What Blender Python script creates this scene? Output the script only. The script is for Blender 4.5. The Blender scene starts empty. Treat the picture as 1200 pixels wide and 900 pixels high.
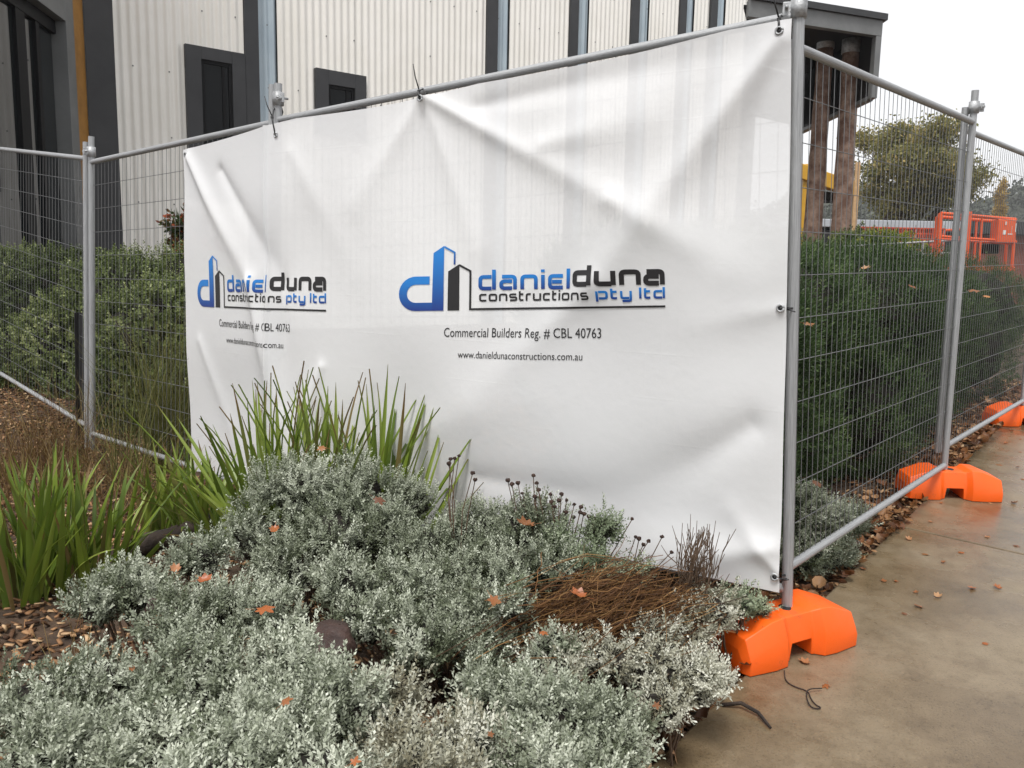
import bpy, bmesh, math, random
import numpy as np
from mathutils import Vector, Matrix, noise as mnoise

random.seed(7); RNG = np.random.default_rng(7)
SC = bpy.context.scene
COL = SC.collection
R = math.radians

# ------------------------------------------------------------------ camera
EYE = Vector((0, 0, 1.27)); FPX = 960.0; PITCH = math.atan(134 / 960); ROLL = 0.02
_F = Vector((0, math.cos(PITCH), -math.sin(PITCH)))
_R0 = Vector((1, 0, 0)); _U0 = Vector((0, math.sin(PITCH), math.cos(PITCH)))
_R = _R0 * math.cos(ROLL) + _U0 * math.sin(ROLL)
_U = _U0 * math.cos(ROLL) - _R0 * math.sin(ROLL)
cam_d = bpy.data.cameras.new('camera'); cam = bpy.data.objects.new('camera', cam_d); COL.objects.link(cam)
cam_d.sensor_width = 36; cam_d.lens = 36 * FPX / 1200; cam_d.clip_start = 0.05; cam_d.clip_end = 2000
m = Matrix((_R, _U, -_F)).transposed().to_4x4(); m.translation = EYE
cam.matrix_world = m
SC.camera = cam

# ------------------------------------------------------------------ world, sun, exposure
SUN_EL, SUN_AZ = 64, 200      # azimuth of where the light comes from, clockwise from +Y
w = bpy.data.worlds.new('World'); SC.world = w; w.use_nodes = True
nt = w.node_tree; bg = nt.nodes['Background']
sky = nt.nodes.new('ShaderNodeTexSky'); sky.sky_type = 'NISHITA'; sky.sun_disc = False
sky.sun_elevation = R(SUN_EL); sky.sun_rotation = R(SUN_AZ); sky.dust_density = 3
hs = nt.nodes.new('ShaderNodeHueSaturation'); hs.inputs['Saturation'].default_value = 0.25
mx = nt.nodes.new('ShaderNodeMix'); mx.data_type = 'RGBA'; mx.inputs[0].default_value = 0.85
mx.inputs[7].default_value = (7.0, 7.05, 7.15, 1)
nt.links.new(sky.outputs[0], hs.inputs['Color']); nt.links.new(hs.outputs[0], mx.inputs[6])
nt.links.new(mx.outputs[2], bg.inputs['Color']); bg.inputs['Strength'].default_value = 0.074
sd = bpy.data.lights.new('sun', 'SUN'); so = bpy.data.objects.new('sun', sd); COL.objects.link(so)
sd.energy = 1.5; sd.angle = R(18); sd.color = (1, 0.97, 0.93)
_az = R(SUN_AZ); _el = R(SUN_EL)
_ld = Vector((math.sin(_az) * math.cos(_el), math.cos(_az) * math.cos(_el), math.sin(_el)))
so.rotation_euler = _ld.to_track_quat('Z', 'Y').to_euler(); so.location = (0, 0, 20)
SC.view_settings.view_transform = 'Standard'; SC.view_settings.look = 'None'
SC.view_settings.exposure = 1.14; SC.view_settings.gamma = 1
SC.cycles.transparent_max_bounces = 12; SC.cycles.max_bounces = 6

# ------------------------------------------------------------------ helpers
def ray(px, py):
    return (_F + _R * ((px - 600) / FPX) + _U * ((450 - py) / FPX))
def atY(px, py, Y):
    d = ray(px, py); return EYE + d * (Y / d.y)
def atZ(px, py, Z):
    d = ray(px, py); return EYE + d * ((Z - EYE.z) / d.z)
def atPlane(px, py, p, n):
    d = ray(px, py); return EYE + d * ((p - EYE).dot(n) / d.dot(n))

def tag(o, label, cat, group=None):
    o['label'] = label; o['category'] = cat
    if group: o['group'] = group
    return o
def thing(name, loc, label, cat, group=None):
    o = bpy.data.objects.new(name, None); COL.objects.link(o); o.location = loc; o.empty_display_size = .1
    return tag(o, label, cat, group)
def put(name, me, parent=None, mat=None, mw=None, kind=None, label=None):
    o = bpy.data.objects.new(name, me); COL.objects.link(o)
    if mat is not None and not me.materials: me.materials.append(mat)
    if mw is not None: o.matrix_basis = mw
    if parent is not None:
        o.parent = parent
        M = Matrix.Identity(4); q = parent
        while q is not None:
            M = M @ q.matrix_basis.inverted() if q.parent is None else M
            q = q.parent
        # world matrix of the chain: every mesh part has identity basis or its own; undo the parent's world matrix
        o.matrix_parent_inverse = world_of(parent).inverted()
    if kind: o['kind'] = kind
    if label: o['label'] = label
    return o
def world_of(o):
    M = o.matrix_basis.copy()
    if o.parent is not None: M = world_of(o.parent) @ o.matrix_parent_inverse @ M
    return M
def mesh_py(name, V, F, smooth=False):
    me = bpy.data.meshes.new(name); me.from_pydata([tuple(v) for v in V], [], F); me.update()
    if smooth: me.polygons.foreach_set('use_smooth', [True] * len(me.polygons))
    return me
def mesh_np(name, V, Q, attrs=None, smooth=False):
    """V (n,3), Q (m,k) all faces with k corners"""
    me = bpy.data.meshes.new(name); n = len(V); mq, k = Q.shape
    me.vertices.add(n); me.vertices.foreach_set('co', np.ascontiguousarray(V, np.float32).ravel())
    me.loops.add(mq * k); me.loops.foreach_set('vertex_index', np.ascontiguousarray(Q, np.int32).ravel())
    me.polygons.add(mq); me.polygons.foreach_set('loop_start', np.arange(0, mq * k, k, dtype=np.int32))
    if smooth: me.polygons.foreach_set('use_smooth', np.ones(mq, bool))
    me.update(calc_edges=True)
    for a, val in (attrs or {}).items():
        at = me.attributes.new(a, 'FLOAT', 'POINT'); at.data.foreach_set('value', np.ascontiguousarray(val, np.float32))
    return me
def rodM(p, q, r):
    p = Vector(p); q = Vector(q); d = q - p
    rot = d.to_track_quat('Z', 'Y').to_matrix().to_4x4()
    return Matrix.Translation(p) @ rot @ Matrix.Diagonal((r, r, d.length, 1))
def unit_cyl(name, seg):
    V = []; F = []
    for z in (0, 1):
        for i in range(seg): V.append((math.cos(i * 2 * math.pi / seg), math.sin(i * 2 * math.pi / seg), z))
    for i in range(seg): F.append((i, (i + 1) % seg, seg + (i + 1) % seg, seg + i))
    F.append(tuple(range(seg))[::-1]); F.append(tuple(range(seg, 2 * seg)))
    me = mesh_py(name, V, F)
    me.polygons.foreach_set('use_smooth', [True] * seg + [False] * 2)
    return me
def chaikin(pts, it=2):
    pts = [Vector(p) for p in pts]
    for _ in range(it):
        o = [pts[0]]
        for a, b in zip(pts[:-1], pts[1:]): o += [a.lerp(b, .25), a.lerp(b, .75)]
        pts = o + [pts[-1]]
    return pts
def tube_mesh(name, pts, rad, seg=8, smooth=True):
    pts = [Vector(p) for p in pts]; n = len(pts)
    rads = rad if isinstance(rad, (list, tuple)) else [rad] * n
    V = []; F = []; ref = None
    for i, p in enumerate(pts):
        t = (pts[min(i + 1, n - 1)] - pts[max(i - 1, 0)]).normalized()
        if ref is None:
            ref = t.orthogonal().normalized()
        ref = (ref - t * ref.dot(t)).normalized(); b = t.cross(ref)
        for k in range(seg):
            a = 2 * math.pi * k / seg
            V.append(p + (ref * math.cos(a) + b * math.sin(a)) * rads[i])
    for i in range(n - 1):
        for k in range(seg):
            F.append((i * seg + k, i * seg + (k + 1) % seg, (i + 1) * seg + (k + 1) % seg, (i + 1) * seg + k))
    F.append(tuple(range(seg))[::-1]); F.append(tuple(range((n - 1) * seg, n * seg)))
    return mesh_py(name, V, F, smooth)
def join_py(name, parts):
    V = []; F = []
    for v, f in parts:
        b = len(V); V += [tuple(x) for x in v]; F += [tuple(i + b for i in q) for q in f]
    return mesh_py(name, V, F)
BOXF = [(0, 3, 2, 1), (4, 5, 6, 7), (0, 1, 5, 4), (1, 2, 6, 5), (2, 3, 7, 6), (3, 0, 4, 7)]
def boxVF(o, ax, ay, az, bevel=0):
    """box from corner o with edge vectors"""
    o = Vector(o); ax = Vector(ax); ay = Vector(ay); az = Vector(az)
    return [o, o + ax, o + ax + ay, o + ay, o + az, o + ax + az, o + ax + ay + az, o + ay + az], BOXF
def box_mesh(name, o, ax, ay, az, bevel=0.0):
    v, f = boxVF(o, ax, ay, az); me = mesh_py(name, v, f)
    bm = bmesh.new(); bm.from_mesh(me)
    bmesh.ops.recalc_face_normals(bm, faces=bm.faces)
    if bevel > 0: bmesh.ops.bevel(bm, geom=bm.edges[:], offset=bevel, segments=2, profile=.5, affect='EDGES')
    bm.to_mesh(me); bm.free(); return me

# ------------------------------------------------------------------ materials
def mat(name, c1, c2=None, scale=8, rough=.6, metal=0, bump=0, bscale=None, detail=6, rr=None, spec=.5, ramp=(.35, .65), coord='Object'):
    M = bpy.data.materials.new(name); M.use_nodes = True; nt = M.node_tree; b = nt.nodes['Principled BSDF']
    b.inputs['Roughness'].default_value = rough; b.inputs['Metallic'].default_value = metal
    b.inputs['Specular IOR Level'].default_value = spec
    b.inputs['Base Color'].default_value = (*c1, 1)
    tc = nt.nodes.new('ShaderNodeTexCoord')
    if c2 is not None:
        nz = nt.nodes.new('ShaderNodeTexNoise'); nz.inputs['Scale'].default_value = scale; nz.inputs['Detail'].default_value = detail
        nz.inputs['Roughness'].default_value = .65
        nt.links.new(tc.outputs[coord], nz.inputs['Vector'])
        cr = nt.nodes.new('ShaderNodeValToRGB'); cr.color_ramp.elements[0].color = (*c1, 1); cr.color_ramp.elements[1].color = (*c2, 1)
        cr.color_ramp.elements[0].position = ramp[0]; cr.color_ramp.elements[1].position = ramp[1]
        nt.links.new(nz.outputs['Fac'], cr.inputs[0]); nt.links.new(cr.outputs[0], b.inputs['Base Color'])
        if rr:
            mr = nt.nodes.new('ShaderNodeMapRange'); mr.inputs['From Min'].default_value = .35; mr.inputs['From Max'].default_value = .65
            mr.inputs['To Min'].default_value = rr[0]; mr.inputs['To Max'].default_value = rr[1]
            nt.links.new(nz.outputs['Fac'], mr.inputs[0]); nt.links.new(mr.outputs[0], b.inputs['Roughness'])
    if bump:
        n2 = nt.nodes.new('ShaderNodeTexNoise'); n2.inputs['Scale'].default_value = bscale or scale * 4; n2.inputs['Detail'].default_value = 5
        nt.links.new(tc.outputs[coord], n2.inputs['Vector'])
        bp = nt.nodes.new('ShaderNodeBump'); bp.inputs['Strength'].default_value = bump; bp.inputs['Distance'].default_value = .01
        nt.links.new(n2.outputs['Fac'], bp.inputs['Height']); nt.links.new(bp.outputs[0], b.inputs['Normal'])
    return M
def leafmat(name, stops, trans=.25, rough=.5, spec=.3):
    M = bpy.data.materials.new(name); M.use_nodes = True; nt = M.node_tree; b = nt.nodes['Principled BSDF']
    at = nt.nodes.new('ShaderNodeAttribute'); at.attribute_name = 'tint'
    cr = nt.nodes.new('ShaderNodeValToRGB'); el = cr.color_ramp.elements
    while len(el) < len(stops): el.new(.5)
    for e, (p, c) in zip(el, stops): e.position = p; e.color = (*c, 1)
    nt.links.new(at.outputs['Fac'], cr.inputs[0]); nt.links.new(cr.outputs[0], b.inputs['Base Color'])
    b.inputs['Roughness'].default_value = rough; b.inputs['Specular IOR Level'].default_value = spec
    tr = nt.nodes.new('ShaderNodeBsdfTranslucent'); nt.links.new(cr.outputs[0], tr.inputs[0])
    mxs = nt.nodes.new('ShaderNodeMixShader'); mxs.inputs[0].default_value = trans
    nt.links.new(b.outputs[0], mxs.inputs[1]); nt.links.new(tr.outputs[0], mxs.inputs[2])
    nt.links.new(mxs.outputs[0], nt.nodes['Material Output'].inputs[0])
    return M
def objrand_leafmat(name, cols, rough=.45, trans=.2, tips=False):
    M = bpy.data.materials.new(name); M.use_nodes = True; nt = M.node_tree; b = nt.nodes['Principled BSDF']
    oi = nt.nodes.new('ShaderNodeObjectInfo'); cr = nt.nodes.new('ShaderNodeValToRGB'); el = cr.color_ramp.elements
    while len(el) < len(cols): el.new(.5)
    for i, (e, c) in enumerate(zip(el, cols)): e.position = i / (len(cols) - 1); e.color = (*c, 1)
    nt.links.new(oi.outputs['Random'], cr.inputs[0])
    nz = nt.nodes.new('ShaderNodeTexNoise'); nz.inputs['Scale'].default_value = 60
    mxc = nt.nodes.new('ShaderNodeMix'); mxc.data_type = 'RGBA'; mxc.blend_type = 'MULTIPLY'; mxc.inputs[0].default_value = .35
    nt.links.new(cr.outputs[0], mxc.inputs[6]); nt.links.new(nz.outputs['Color'], mxc.inputs[7])
    if tips:
        tc = nt.nodes.new('ShaderNodeTexCoord'); sx = nt.nodes.new('ShaderNodeSeparateXYZ'); nt.links.new(tc.outputs['Object'], sx.inputs[0])
        ad = nt.nodes.new('ShaderNodeMath'); ad.operation = 'MULTIPLY_ADD'; ad.inputs[1].default_value = .22; nt.links.new(oi.outputs['Random'], ad.inputs[0]); nt.links.new(sx.outputs[2], ad.inputs[2])
        mr = nt.nodes.new('ShaderNodeMapRange'); mr.inputs['From Min'].default_value = 1.0; mr.inputs['From Max'].default_value = 1.1; nt.links.new(ad.outputs[0], mr.inputs[0])
        mt = nt.nodes.new('ShaderNodeMix'); mt.data_type = 'RGBA'; mt.inputs[7].default_value = (.17, .10, .035, 1)
        nt.links.new(mr.outputs[0], mt.inputs[0]); nt.links.new(mxc.outputs[2], mt.inputs[6]); mxc = mt
    nt.links.new(mxc.outputs[2], b.inputs['Base Color']); b.inputs['Roughness'].default_value = rough
    tr = nt.nodes.new('ShaderNodeBsdfTranslucent'); nt.links.new(cr.outputs[0], tr.inputs[0])
    mxs = nt.nodes.new('ShaderNodeMixShader'); mxs.inputs[0].default_value = trans
    nt.links.new(b.outputs[0], mxs.inputs[1]); nt.links.new(tr.outputs[0], mxs.inputs[2])
    nt.links.new(mxs.outputs[0], nt.nodes['Material Output'].inputs[0])
    return M

GALV = mat('galvanised_steel', (.19, .195, .20), (.46, .47, .48), 16, .5, .4, .3, 90, ramp=(.3, .62))
WIREM = mat('wire_steel', (.12, .122, .125), (.24, .245, .25), 30, .5, .5)
BLACK = mat('black_plastic', (.012, .012, .013), rough=.4)
SOIL = mat('soil_mulch', (.028, .017, .010), (.085, .050, .028), 14, .85, 0, .8, 60)
WHITEM = mat('cream_steel', (.80, .78, .725), (.85, .83, .785), 1.5, .45, 0)
BLUEM = mat('blue_grey_steel', (.36, .44, .50), (.44, .52, .57), 1.5, .4)
DARKM = mat('charcoal_cladding', (.036, .037, .040), (.048, .049, .052), 2, .5, spec=.3)
GREYM = mat('grey_fascia', (.13, .135, .135), (.17, .175, .175), 2, .5)
OCHRE = mat('ochre_timber', (.27, .125, .022), (.40, .20, .045), 5, .5)
FRAME_SHADE = mat('frame_and_hood_shade', (.008, .008, .009), rough=.5, spec=.12)  # black of the frames, also laid on the hood inside as painted shade
GLASS = mat('dark_glass', (.005, .006, .007), rough=.03, spec=.16)
GLASSE = mat('entry_glass', (.010, .012, .013), rough=.02, spec=1.0)
BARK = mat('bark', (.045, .030, .020), (.10, .07, .05), 25, .9, 0, .6, 80)
def ribbed(): pass

# ------------------------------------------------------------------ ground and path
def sst(a, b, x):
    t = np.clip((x - a) / (b - a), 0, 1); return t * t * (3 - 2 * t)
def pz(Y): return .05 * (np.clip(Y, -2, 9) - 2.8) - .042
def gz(X, Y):
    X = np.asarray(X, float); Y = np.asarray(Y, float)
    rgt = pz(Y) - .035
    lft = .13 * np.clip(Y - 5.2, 0, 2.2) - .02 + .02 * np.sin(X * 3.1) * np.sin(Y * 2.3)
    k = sst(-.8, .8, X)
    return lft * (1 - k) + rgt * k
xs = np.concatenate([[-400, -150, -60, -30, -18, -12, -9, -7, -6], np.arange(-5, 5.01, .1), [5.5, 6, 7, 9, 12, 18, 30, 60, 150, 400]])
ys = np.concatenate([[-40, -15, -6, -3, -1], np.arange(0, 9.01, .1), [9.5, 10, 12, 15, 20, 30, 60, 120, 300, 700]])
GX, GY = np.meshgrid(xs, ys); GZ = gz(GX, GY)
near = (np.abs(GX) < 5.1) & (GY > -.1) & (GY < 9.1)
GZ = GZ + near * RNG.uniform(-.012, .012, GX.shape)
nx, ny = len(xs), len(ys)
ii = (np.arange(ny - 1)[:, None] * nx + np.arange(nx - 1)[None]).ravel()
g = put('ground', mesh_np('ground', np.stack([GX, GY, GZ], -1).reshape(-1, 3), np.stack([ii, ii + 1, ii + nx + 1, ii + nx], 1), smooth=True), None, SOIL, kind='structure')

PD = Vector((.63, .776, 0)).normalized(); PN = Vector((PD.y, -PD.x, 0))   # path direction and its right-hand normal
P0 = Vector((.45, 2.15, 0))                                              # point on the left edge of the path
def path_pt(s, t, dz=0):
    p = P0 + PD * s + PN * t; p.z = float(pz(p.y)) + dz; return p
def concrete():
    M = bpy.data.materials.new('wet_concrete'); M.use_nodes = True; nt = M.node_tree; b = nt.nodes['Principled BSDF']; L = nt.links.new
    tc = nt.nodes.new('ShaderNodeTexCoord')
    def nz(s, d=6, r=.6):
        n = nt.nodes.new('ShaderNodeTexNoise'); n.inputs['Scale'].default_value = s; n.inputs['Detail'].default_value = d; n.inputs['Roughness'].default_value = r
        L(tc.outputs['Object'], n.inputs['Vector']); return n
    def ramp(src, stops):
        cr = nt.nodes.new('ShaderNodeValToRGB'); el = cr.color_ramp.elements
        while len(el) < len(stops): el.new(.5)
        for e, (p, c) in zip(el, stops): e.position = p; e.color = (*c, 1)
        L(src, cr.inputs[0]); return cr
    big = nz(1.7, 5); mid = nz(9, 8, .7); fine = nz(140, 4, .7)
    c1 = ramp(big.outputs['Fac'], [(.30, (.105, .072, .038)), (.5, (.172, .128, .077)), (.70, (.235, .19, .13))])
    c2 = ramp(mid.outputs['Fac'], [(.28, (.55, .5, .43)), (.52, (.95, .94, .92)), (.7, (1.08, 1.08, 1.08))])
    c3 = ramp(fine.outputs['Fac'], [(.30, (.35, .33, .3)), (.46, (1, 1, 1)), (.60, (1, 1, 1)), (.74, (1.7, 1.65, 1.55))])
    m1 = nt.nodes.new('ShaderNodeMix'); m1.data_type = 'RGBA'; m1.blend_type = 'MULTIPLY'; m1.inputs[0].default_value = .8
    L(c1.outputs[0], m1.inputs[6]); L(c2.outputs[0], m1.inputs[7])
    m2 = nt.nodes.new('ShaderNodeMix'); m2.data_type = 'RGBA'; m2.blend_type = 'MULTIPLY'; m2.inputs[0].default_value = .7
    L(m1.outputs[2], m2.inputs[6]); L(c3.outputs[0], m2.inputs[7])
    L(m2.outputs[2], b.inputs['Base Color'])
    rr = ramp(big.outputs['Fac'], [(.36, (.12,) * 3), (.52, (.28,) * 3), (.66, (.5,) * 3)]); L(rr.outputs[0], b.inputs['Roughness'])
    bp = nt.nodes.new('ShaderNodeBump'); bp.inputs['Strength'].default_value = .25; bp.inputs['Distance'].default_value = .004
    L(fine.outputs['Fac'], bp.inputs['Height']); L(bp.outputs[0], b.inputs['Normal'])
    return M
CONC = concrete()
path = bpy.data.objects.new('path', None); COL.objects.link(path); path['kind'] = 'structure'
joints = [-3.5, -1.2, 2.42, 5.3, 8.4, 11.5]
for a, b in zip(joints[:-1], joints[1:]):
    a += .005; b -= .005; me_v = []; n = 6
    V = []; F = []
    for i in range(n + 1):
        s = a + (b - a) * i / n
        V += [path_pt(s, 0), path_pt(s, 3.2), path_pt(s, 3.2, -.12), path_pt(s, 0, -.12)]
    for i in range(n):
        k = i * 4
        for j in range(4): F.append((k + j, k + (j + 1) % 4, k + 4 + (j + 1) % 4, k + 4 + j))
    F.append((0, 3, 2, 1)); k = n * 4; F.append((k, k + 1, k + 2, k + 3))
    me = mesh_py('slab', V, F); bm = bmesh.new(); bm.from_mesh(me); bmesh.ops.recalc_face_normals(bm, faces=bm.faces)
    sharp = [e for e in bm.edges if len(e.link_faces) == 2 and e.calc_face_angle(0) > .5]
    bmesh.ops.bevel(bm, geom=sharp, offset=.007, segments=2, profile=.5, affect='EDGES'); bm.to_mesh(me); bm.free()
    put('slab', me, path, CONC)

# ------------------------------------------------------------------ building
W1 = atY(215, 60, 12.0); W1.z = 0; W2 = atY(874, 160, 19.8); W2.z = 0
WD = (W2 - W1).normalized(); WN = Vector((WD.y, -WD.x, 0))       # WN faces the camera
GB = .2; HB = 11.5
def ws(px, py=60):
    p = atPlane(px, py, W1, WN); return (p - W1).dot(WD)
def wz(px, py): return atPlane(px, py, W1, WN).z
def wp(s, z, off=0): 
    p = W1 + WD * s + WN * off; return Vector((p.x, p.y, z))
bld = thing('corrugated_building', wp(0, GB), 'cream corrugated steel building with dark and blue-grey strips behind the banner', 'building')
PITCHC = .118
def corr_sheet(s0, s1, z0, z1, off, m, name, amp=.015):
    n = max(3, int((s1 - s0) / PITCHC * 8)); V = []; F = []
    for i in range(n + 1):
        s = s0 + (s1 - s0) * i / n; o = off + amp * math.sin(s / PITCHC * 2 * math.pi)
        V += [wp(s, z0, o), wp(s, z1, o)]
    for i in range(n): F.append((2 * i, 2 * i + 2, 2 * i + 3, 2 * i + 1))
    put(name, mesh_py(name, V, F, True), bld, m)
def flat_strip(s0, s1, z0, z1, off, dep, m, name, bev=.004):
    put(name, box_mesh(name, wp(s0, z0, off - dep), WD * (s1 - s0), WN * dep, Vector((0, 0, z1 - z0)), bev), bld, m)
# solid wall core behind the sheets
S_L, S_R = ws(133), ws(874, 60)
put('wall_core', box_mesh('wall_core', wp(S_L, GB - .3, -.5), WD * (S_R - S_L), WN * .42, Vector((0, 0, HB - GB + .2))), bld, DARKM)
segs = [(133, 285, 'w'), (285, 302, 'd'), (302, 325, 'b'), (325, 569, 'w'), (569, 582, 'd'), (582, 597, 'b'), (597, 666, 'w'), (666, 676, 'd'),
        (676, 690, 'b'), (690, 737, 'w'), (737, 747, 'd'), (747, 760, 'b'), (760, 794, 'w'), (794, 802, 'd'), (802, 813, 'b'), (813, 830, 'w'),
        (830, 838, 'd'), (838, 849, 'b'), (849, 874, 'w')]
for x0, x1, k in segs:
    s0, s1 = ws(x0, 40), ws(x1, 40)
    if k == 'w':
        nsh = max(1, round((s1 - s0) / (PITCHC * 10)))
        for i in range(nsh):
            a = s0 + (s1 - s0) * i / nsh; b = s0 + (s1 - s0) * (i + 1) / nsh
            corr_sheet(a, b - .002, GB, HB, 0 + .003 * (i % 2), WHITEM, 'cladding_sheet')
    elif k == 'b': corr_sheet(s0, s1, GB, HB, -.05, BLUEM, 'recessed_sheet')
    else: flat_strip(s0 + .004, s1 - .004, GB, HB, .05, .12, DARKM, 'dark_strip')
flat_strip(ws(875, 20), ws(889, 20), GB, HB, .08, .5, GREYM, 'end_pilaster')
flat_strip(ws(98, 40), ws(132, 40), GB, HB, .06, .3, DARKM, 'dark_panel')
# screw heads on the sheets (fine dots, one part)
scr = []
for z in np.arange(1.2, 9, .9):
    for s in np.arange(S_L + .2, S_R, PITCHC * 4):
        if RNG.random() < .75:
            c = wp(float(round(s / PITCHC) * PITCHC + PITCHC * .25), float(z + RNG.uniform(-.02, .02)), .016)
            scr.append(boxVF(c - WD * .009 - Vector((0, 0, .009)), WD * .018, WN * .006, Vector((0, 0, .018))))
put('screw_heads', join_py('screw_heads', scr), bld, GREYM, kind='stuff')
def window(x0, x1, ytop, zbot, gx0, gx1, gytop):
    s0, s1 = ws(x0, ytop), ws(x1, ytop); z1 = wz((x0 + x1) / 2, ytop + (x1 - x0) * .085)
    g0, g1 = ws(gx0, gytop), ws(gx1, gytop); h1 = wz((gx0 + gx1) / 2, gytop + 3); h0 = zbot + .25
    W = bpy.data.objects.new('window', None); COL.objects.link(W); W.matrix_basis = Matrix.Translation(wp(s0, zbot)); W.parent = bld
    W.matrix_parent_inverse = world_of(bld).inverted()
    d = .07
    def bx(n, a, b, z0_, z1_, off, dep, m, bev=.003): put(n, box_mesh(n, wp(a, z0_, off), WD * (b - a), WN * dep, Vector((0, 0, z1_ - z0_)), bev), W, m)
    bx('surround', s0, g0, zbot, z1, .0, d, DARKM); bx('surround', g1, s1, zbot, z1, .0, d, DARKM)
    bx('surround', g0, g1, h1, z1, .0, d - .002, DARKM); bx('surround', g0, g1, zbot, h0, .0, d - .002, DARKM)
    f = .05
    bx('frame', g0, g0 + f, h0, h1, .0, .046, FRAME_SHADE); bx('frame', g1 - f, g1, h0, h1, .0, .046, FRAME_SHADE)
    bx('frame', g0 + f, g1 - f, h1 - f, h1, .0, .044, FRAME_SHADE); bx('frame', g0 + f, g1 - f, h0, h0 + f, .0, .044, FRAME_SHADE)
    mid = g0 + (g1 - g0) * .72
    bx('frame', mid - .02, mid + .02, h0 + f, h1 - f, .0, .042, FRAME_SHADE)
    bx('pane', g0 + f, mid - .02, h0 + f, h1 - f, .0, .028, GLASS, 0); bx('pane', mid + .02, g1 - f, h0 + f, h1 - f, .0, .028, GLASS, 0)
window(215, 285, 52, 2.2, 234, 270, 70)
window(368, 427, 80, 3.3, 383, 414, 99)
# glazed entry: a bay wall that comes towards the viewer from the left end of the cladding
E0 = wp(ws(98, 40), 0, .03); ED = Vector((.146, -1, 0)).normalized(); EN = Vector((-ED.y, ED.x, 0))  # EN faces right
if EN.x < 0: EN = -EN
def es(px, py=100): return (atPlane(px, py, E0, EN) - E0).dot(ED)
def ep(s, z, off=0):
    p = E0 + ED * s + EN * off; return Vector((p.x, p.y, z))
def ebx(n, a, b, z0, z1, off, dep, m, bev=.004, par=None):
    return put(n, box_mesh(n, ep(a, z0, off), ED * (b - a), EN * dep, Vector((0, 0, z1 - z0)), bev), par or bld, m)
e_f0, e_f1 = es(89), es(80); e_end = es(-60)
zt = atPlane(79, 27, E0, EN).z
ebx('timber_reveal', 0, e_f0, GB, HB, -.25, .25, OCHRE); ebx('timber_reveal', e_f0 + .002, e_end, zt + .62, HB, -.25, .248, OCHRE)
ebx('portal_frame', e_f0, e_f1, GB, zt + .6, -.25, .262, GREYM); ebx('portal_frame', e_f1, e_end, zt, zt + .6, -.25, .26, GREYM)
gl = [(80, 62), (60, 42), (42, 4), (2, -60)]
fr_prev = e_f1
for (a, b) in [(e_f1, es(62)), (es(59), es(43)), (es(41), es(4)), (es(0), e_end)]:
    ebx('glass_pane', a + .02, b - .02, GB + .1, zt - .05, -.22, .06, GLASSE, 0)
for x, hw_ in ((60.5, .05), (42, .12), (2, .05)):
    s = es(x); ebx('mullion', s - hw_, s + hw_, GB, zt - .002, -.21, .09, FRAME_SHADE)
ebx('head_frame', e_f1 + .002, e_end - .002, zt - .16, zt - .003, -.21, .1, FRAME_SHADE)
ebx('inner_core', e_f1, e_end, GB, zt, -.6, .3, FRAME_SHADE)
# projecting hood at the far right end: roof, fascia and a side wall seen from below
hL = atY(878, -6, 15.9); hR = atY(1035, 24, 17.0); zT = hR.z; zTl = hL.z
hd = Vector((hR.x - hL.x, hR.y - hL.y, 0)); hlen = hd.length; hd.normalize(); hn = Vector((-hd.y, hd.x, 0))
hb = bpy.data.objects.new('hood', None); COL.objects.link(hb); hb.matrix_basis = Matrix.Translation(hL); hb.parent = bld; hb.matrix_parent_inverse = world_of(bld).inverted()
zB = atY(1030, 115, 17.0).z; up = Vector((0, 0, 1))
slope = (zT - zTl) / hlen
hL0 = Vector((hL.x, hL.y, zT))
BK = Vector((0, 1, 0))
def hbx(n, s0, s1, d0, d1, z0, z1, m, bev=.006):
    put(n, box_mesh(n, hL0 + hd * s0 + BK * d0 + up * (z0 - zT), hd * (s1 - s0), BK * (d1 - d0), up * (z1 - z0), bev), hb, m)
hbx('fascia', 0, hlen, 0, .15, zT - .30, zT, GREYM)
def hprism(n, pts, z0, z1, m):
    k = len(pts); V = [(p.x, p.y, z0) for p in pts] + [(p.x, p.y, z1) for p in pts]
    F = [tuple(range(k))[::-1], tuple(range(k, 2 * k))] + [(i, (i + 1) % k, k + (i + 1) % k, k + i) for i in range(k)]
    put(n, mesh_py(n, V, F), hb, m)
hFR = hL0 + hd * hlen; hBR = hFR + BK * 4.25; hBL = W2 + WD * .3
hprism('roof_cap', [hL0 - hn * .06, hFR + hd * .06 - hn * .06, hBR + hd * .06, hBL], zT + .002, zT + .12, DARKM)
hprism('soffit', [hL0 + hn * .155, hFR - hd * .14 + hn * .155, hBR - hd * .14, hBL + hn * .02], zT - .12, zT - .05, FRAME_SHADE)  # dark timber inside, coloured near black to carry the shade under the hood
hprism('back_wall', [hBL + hn * .05, hBR - hd * .14, hBR - hd * .14 + hn * .15, hBL + hn * .2], zB + .2, zT - .13, FRAME_SHADE)
hbx('jamb', hlen - .14, hlen, .002, .2, zB, zT - .302, GREYM)
hbx('side_wall', hlen - .12, hlen - .01, .2, 4.2, zB + .06, zT - .003, FRAME_SHADE)
hbx('sill_trim', hlen - .15, hlen + .004, .2, 4.2, zB - .02, zB + .06, GREYM)

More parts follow.
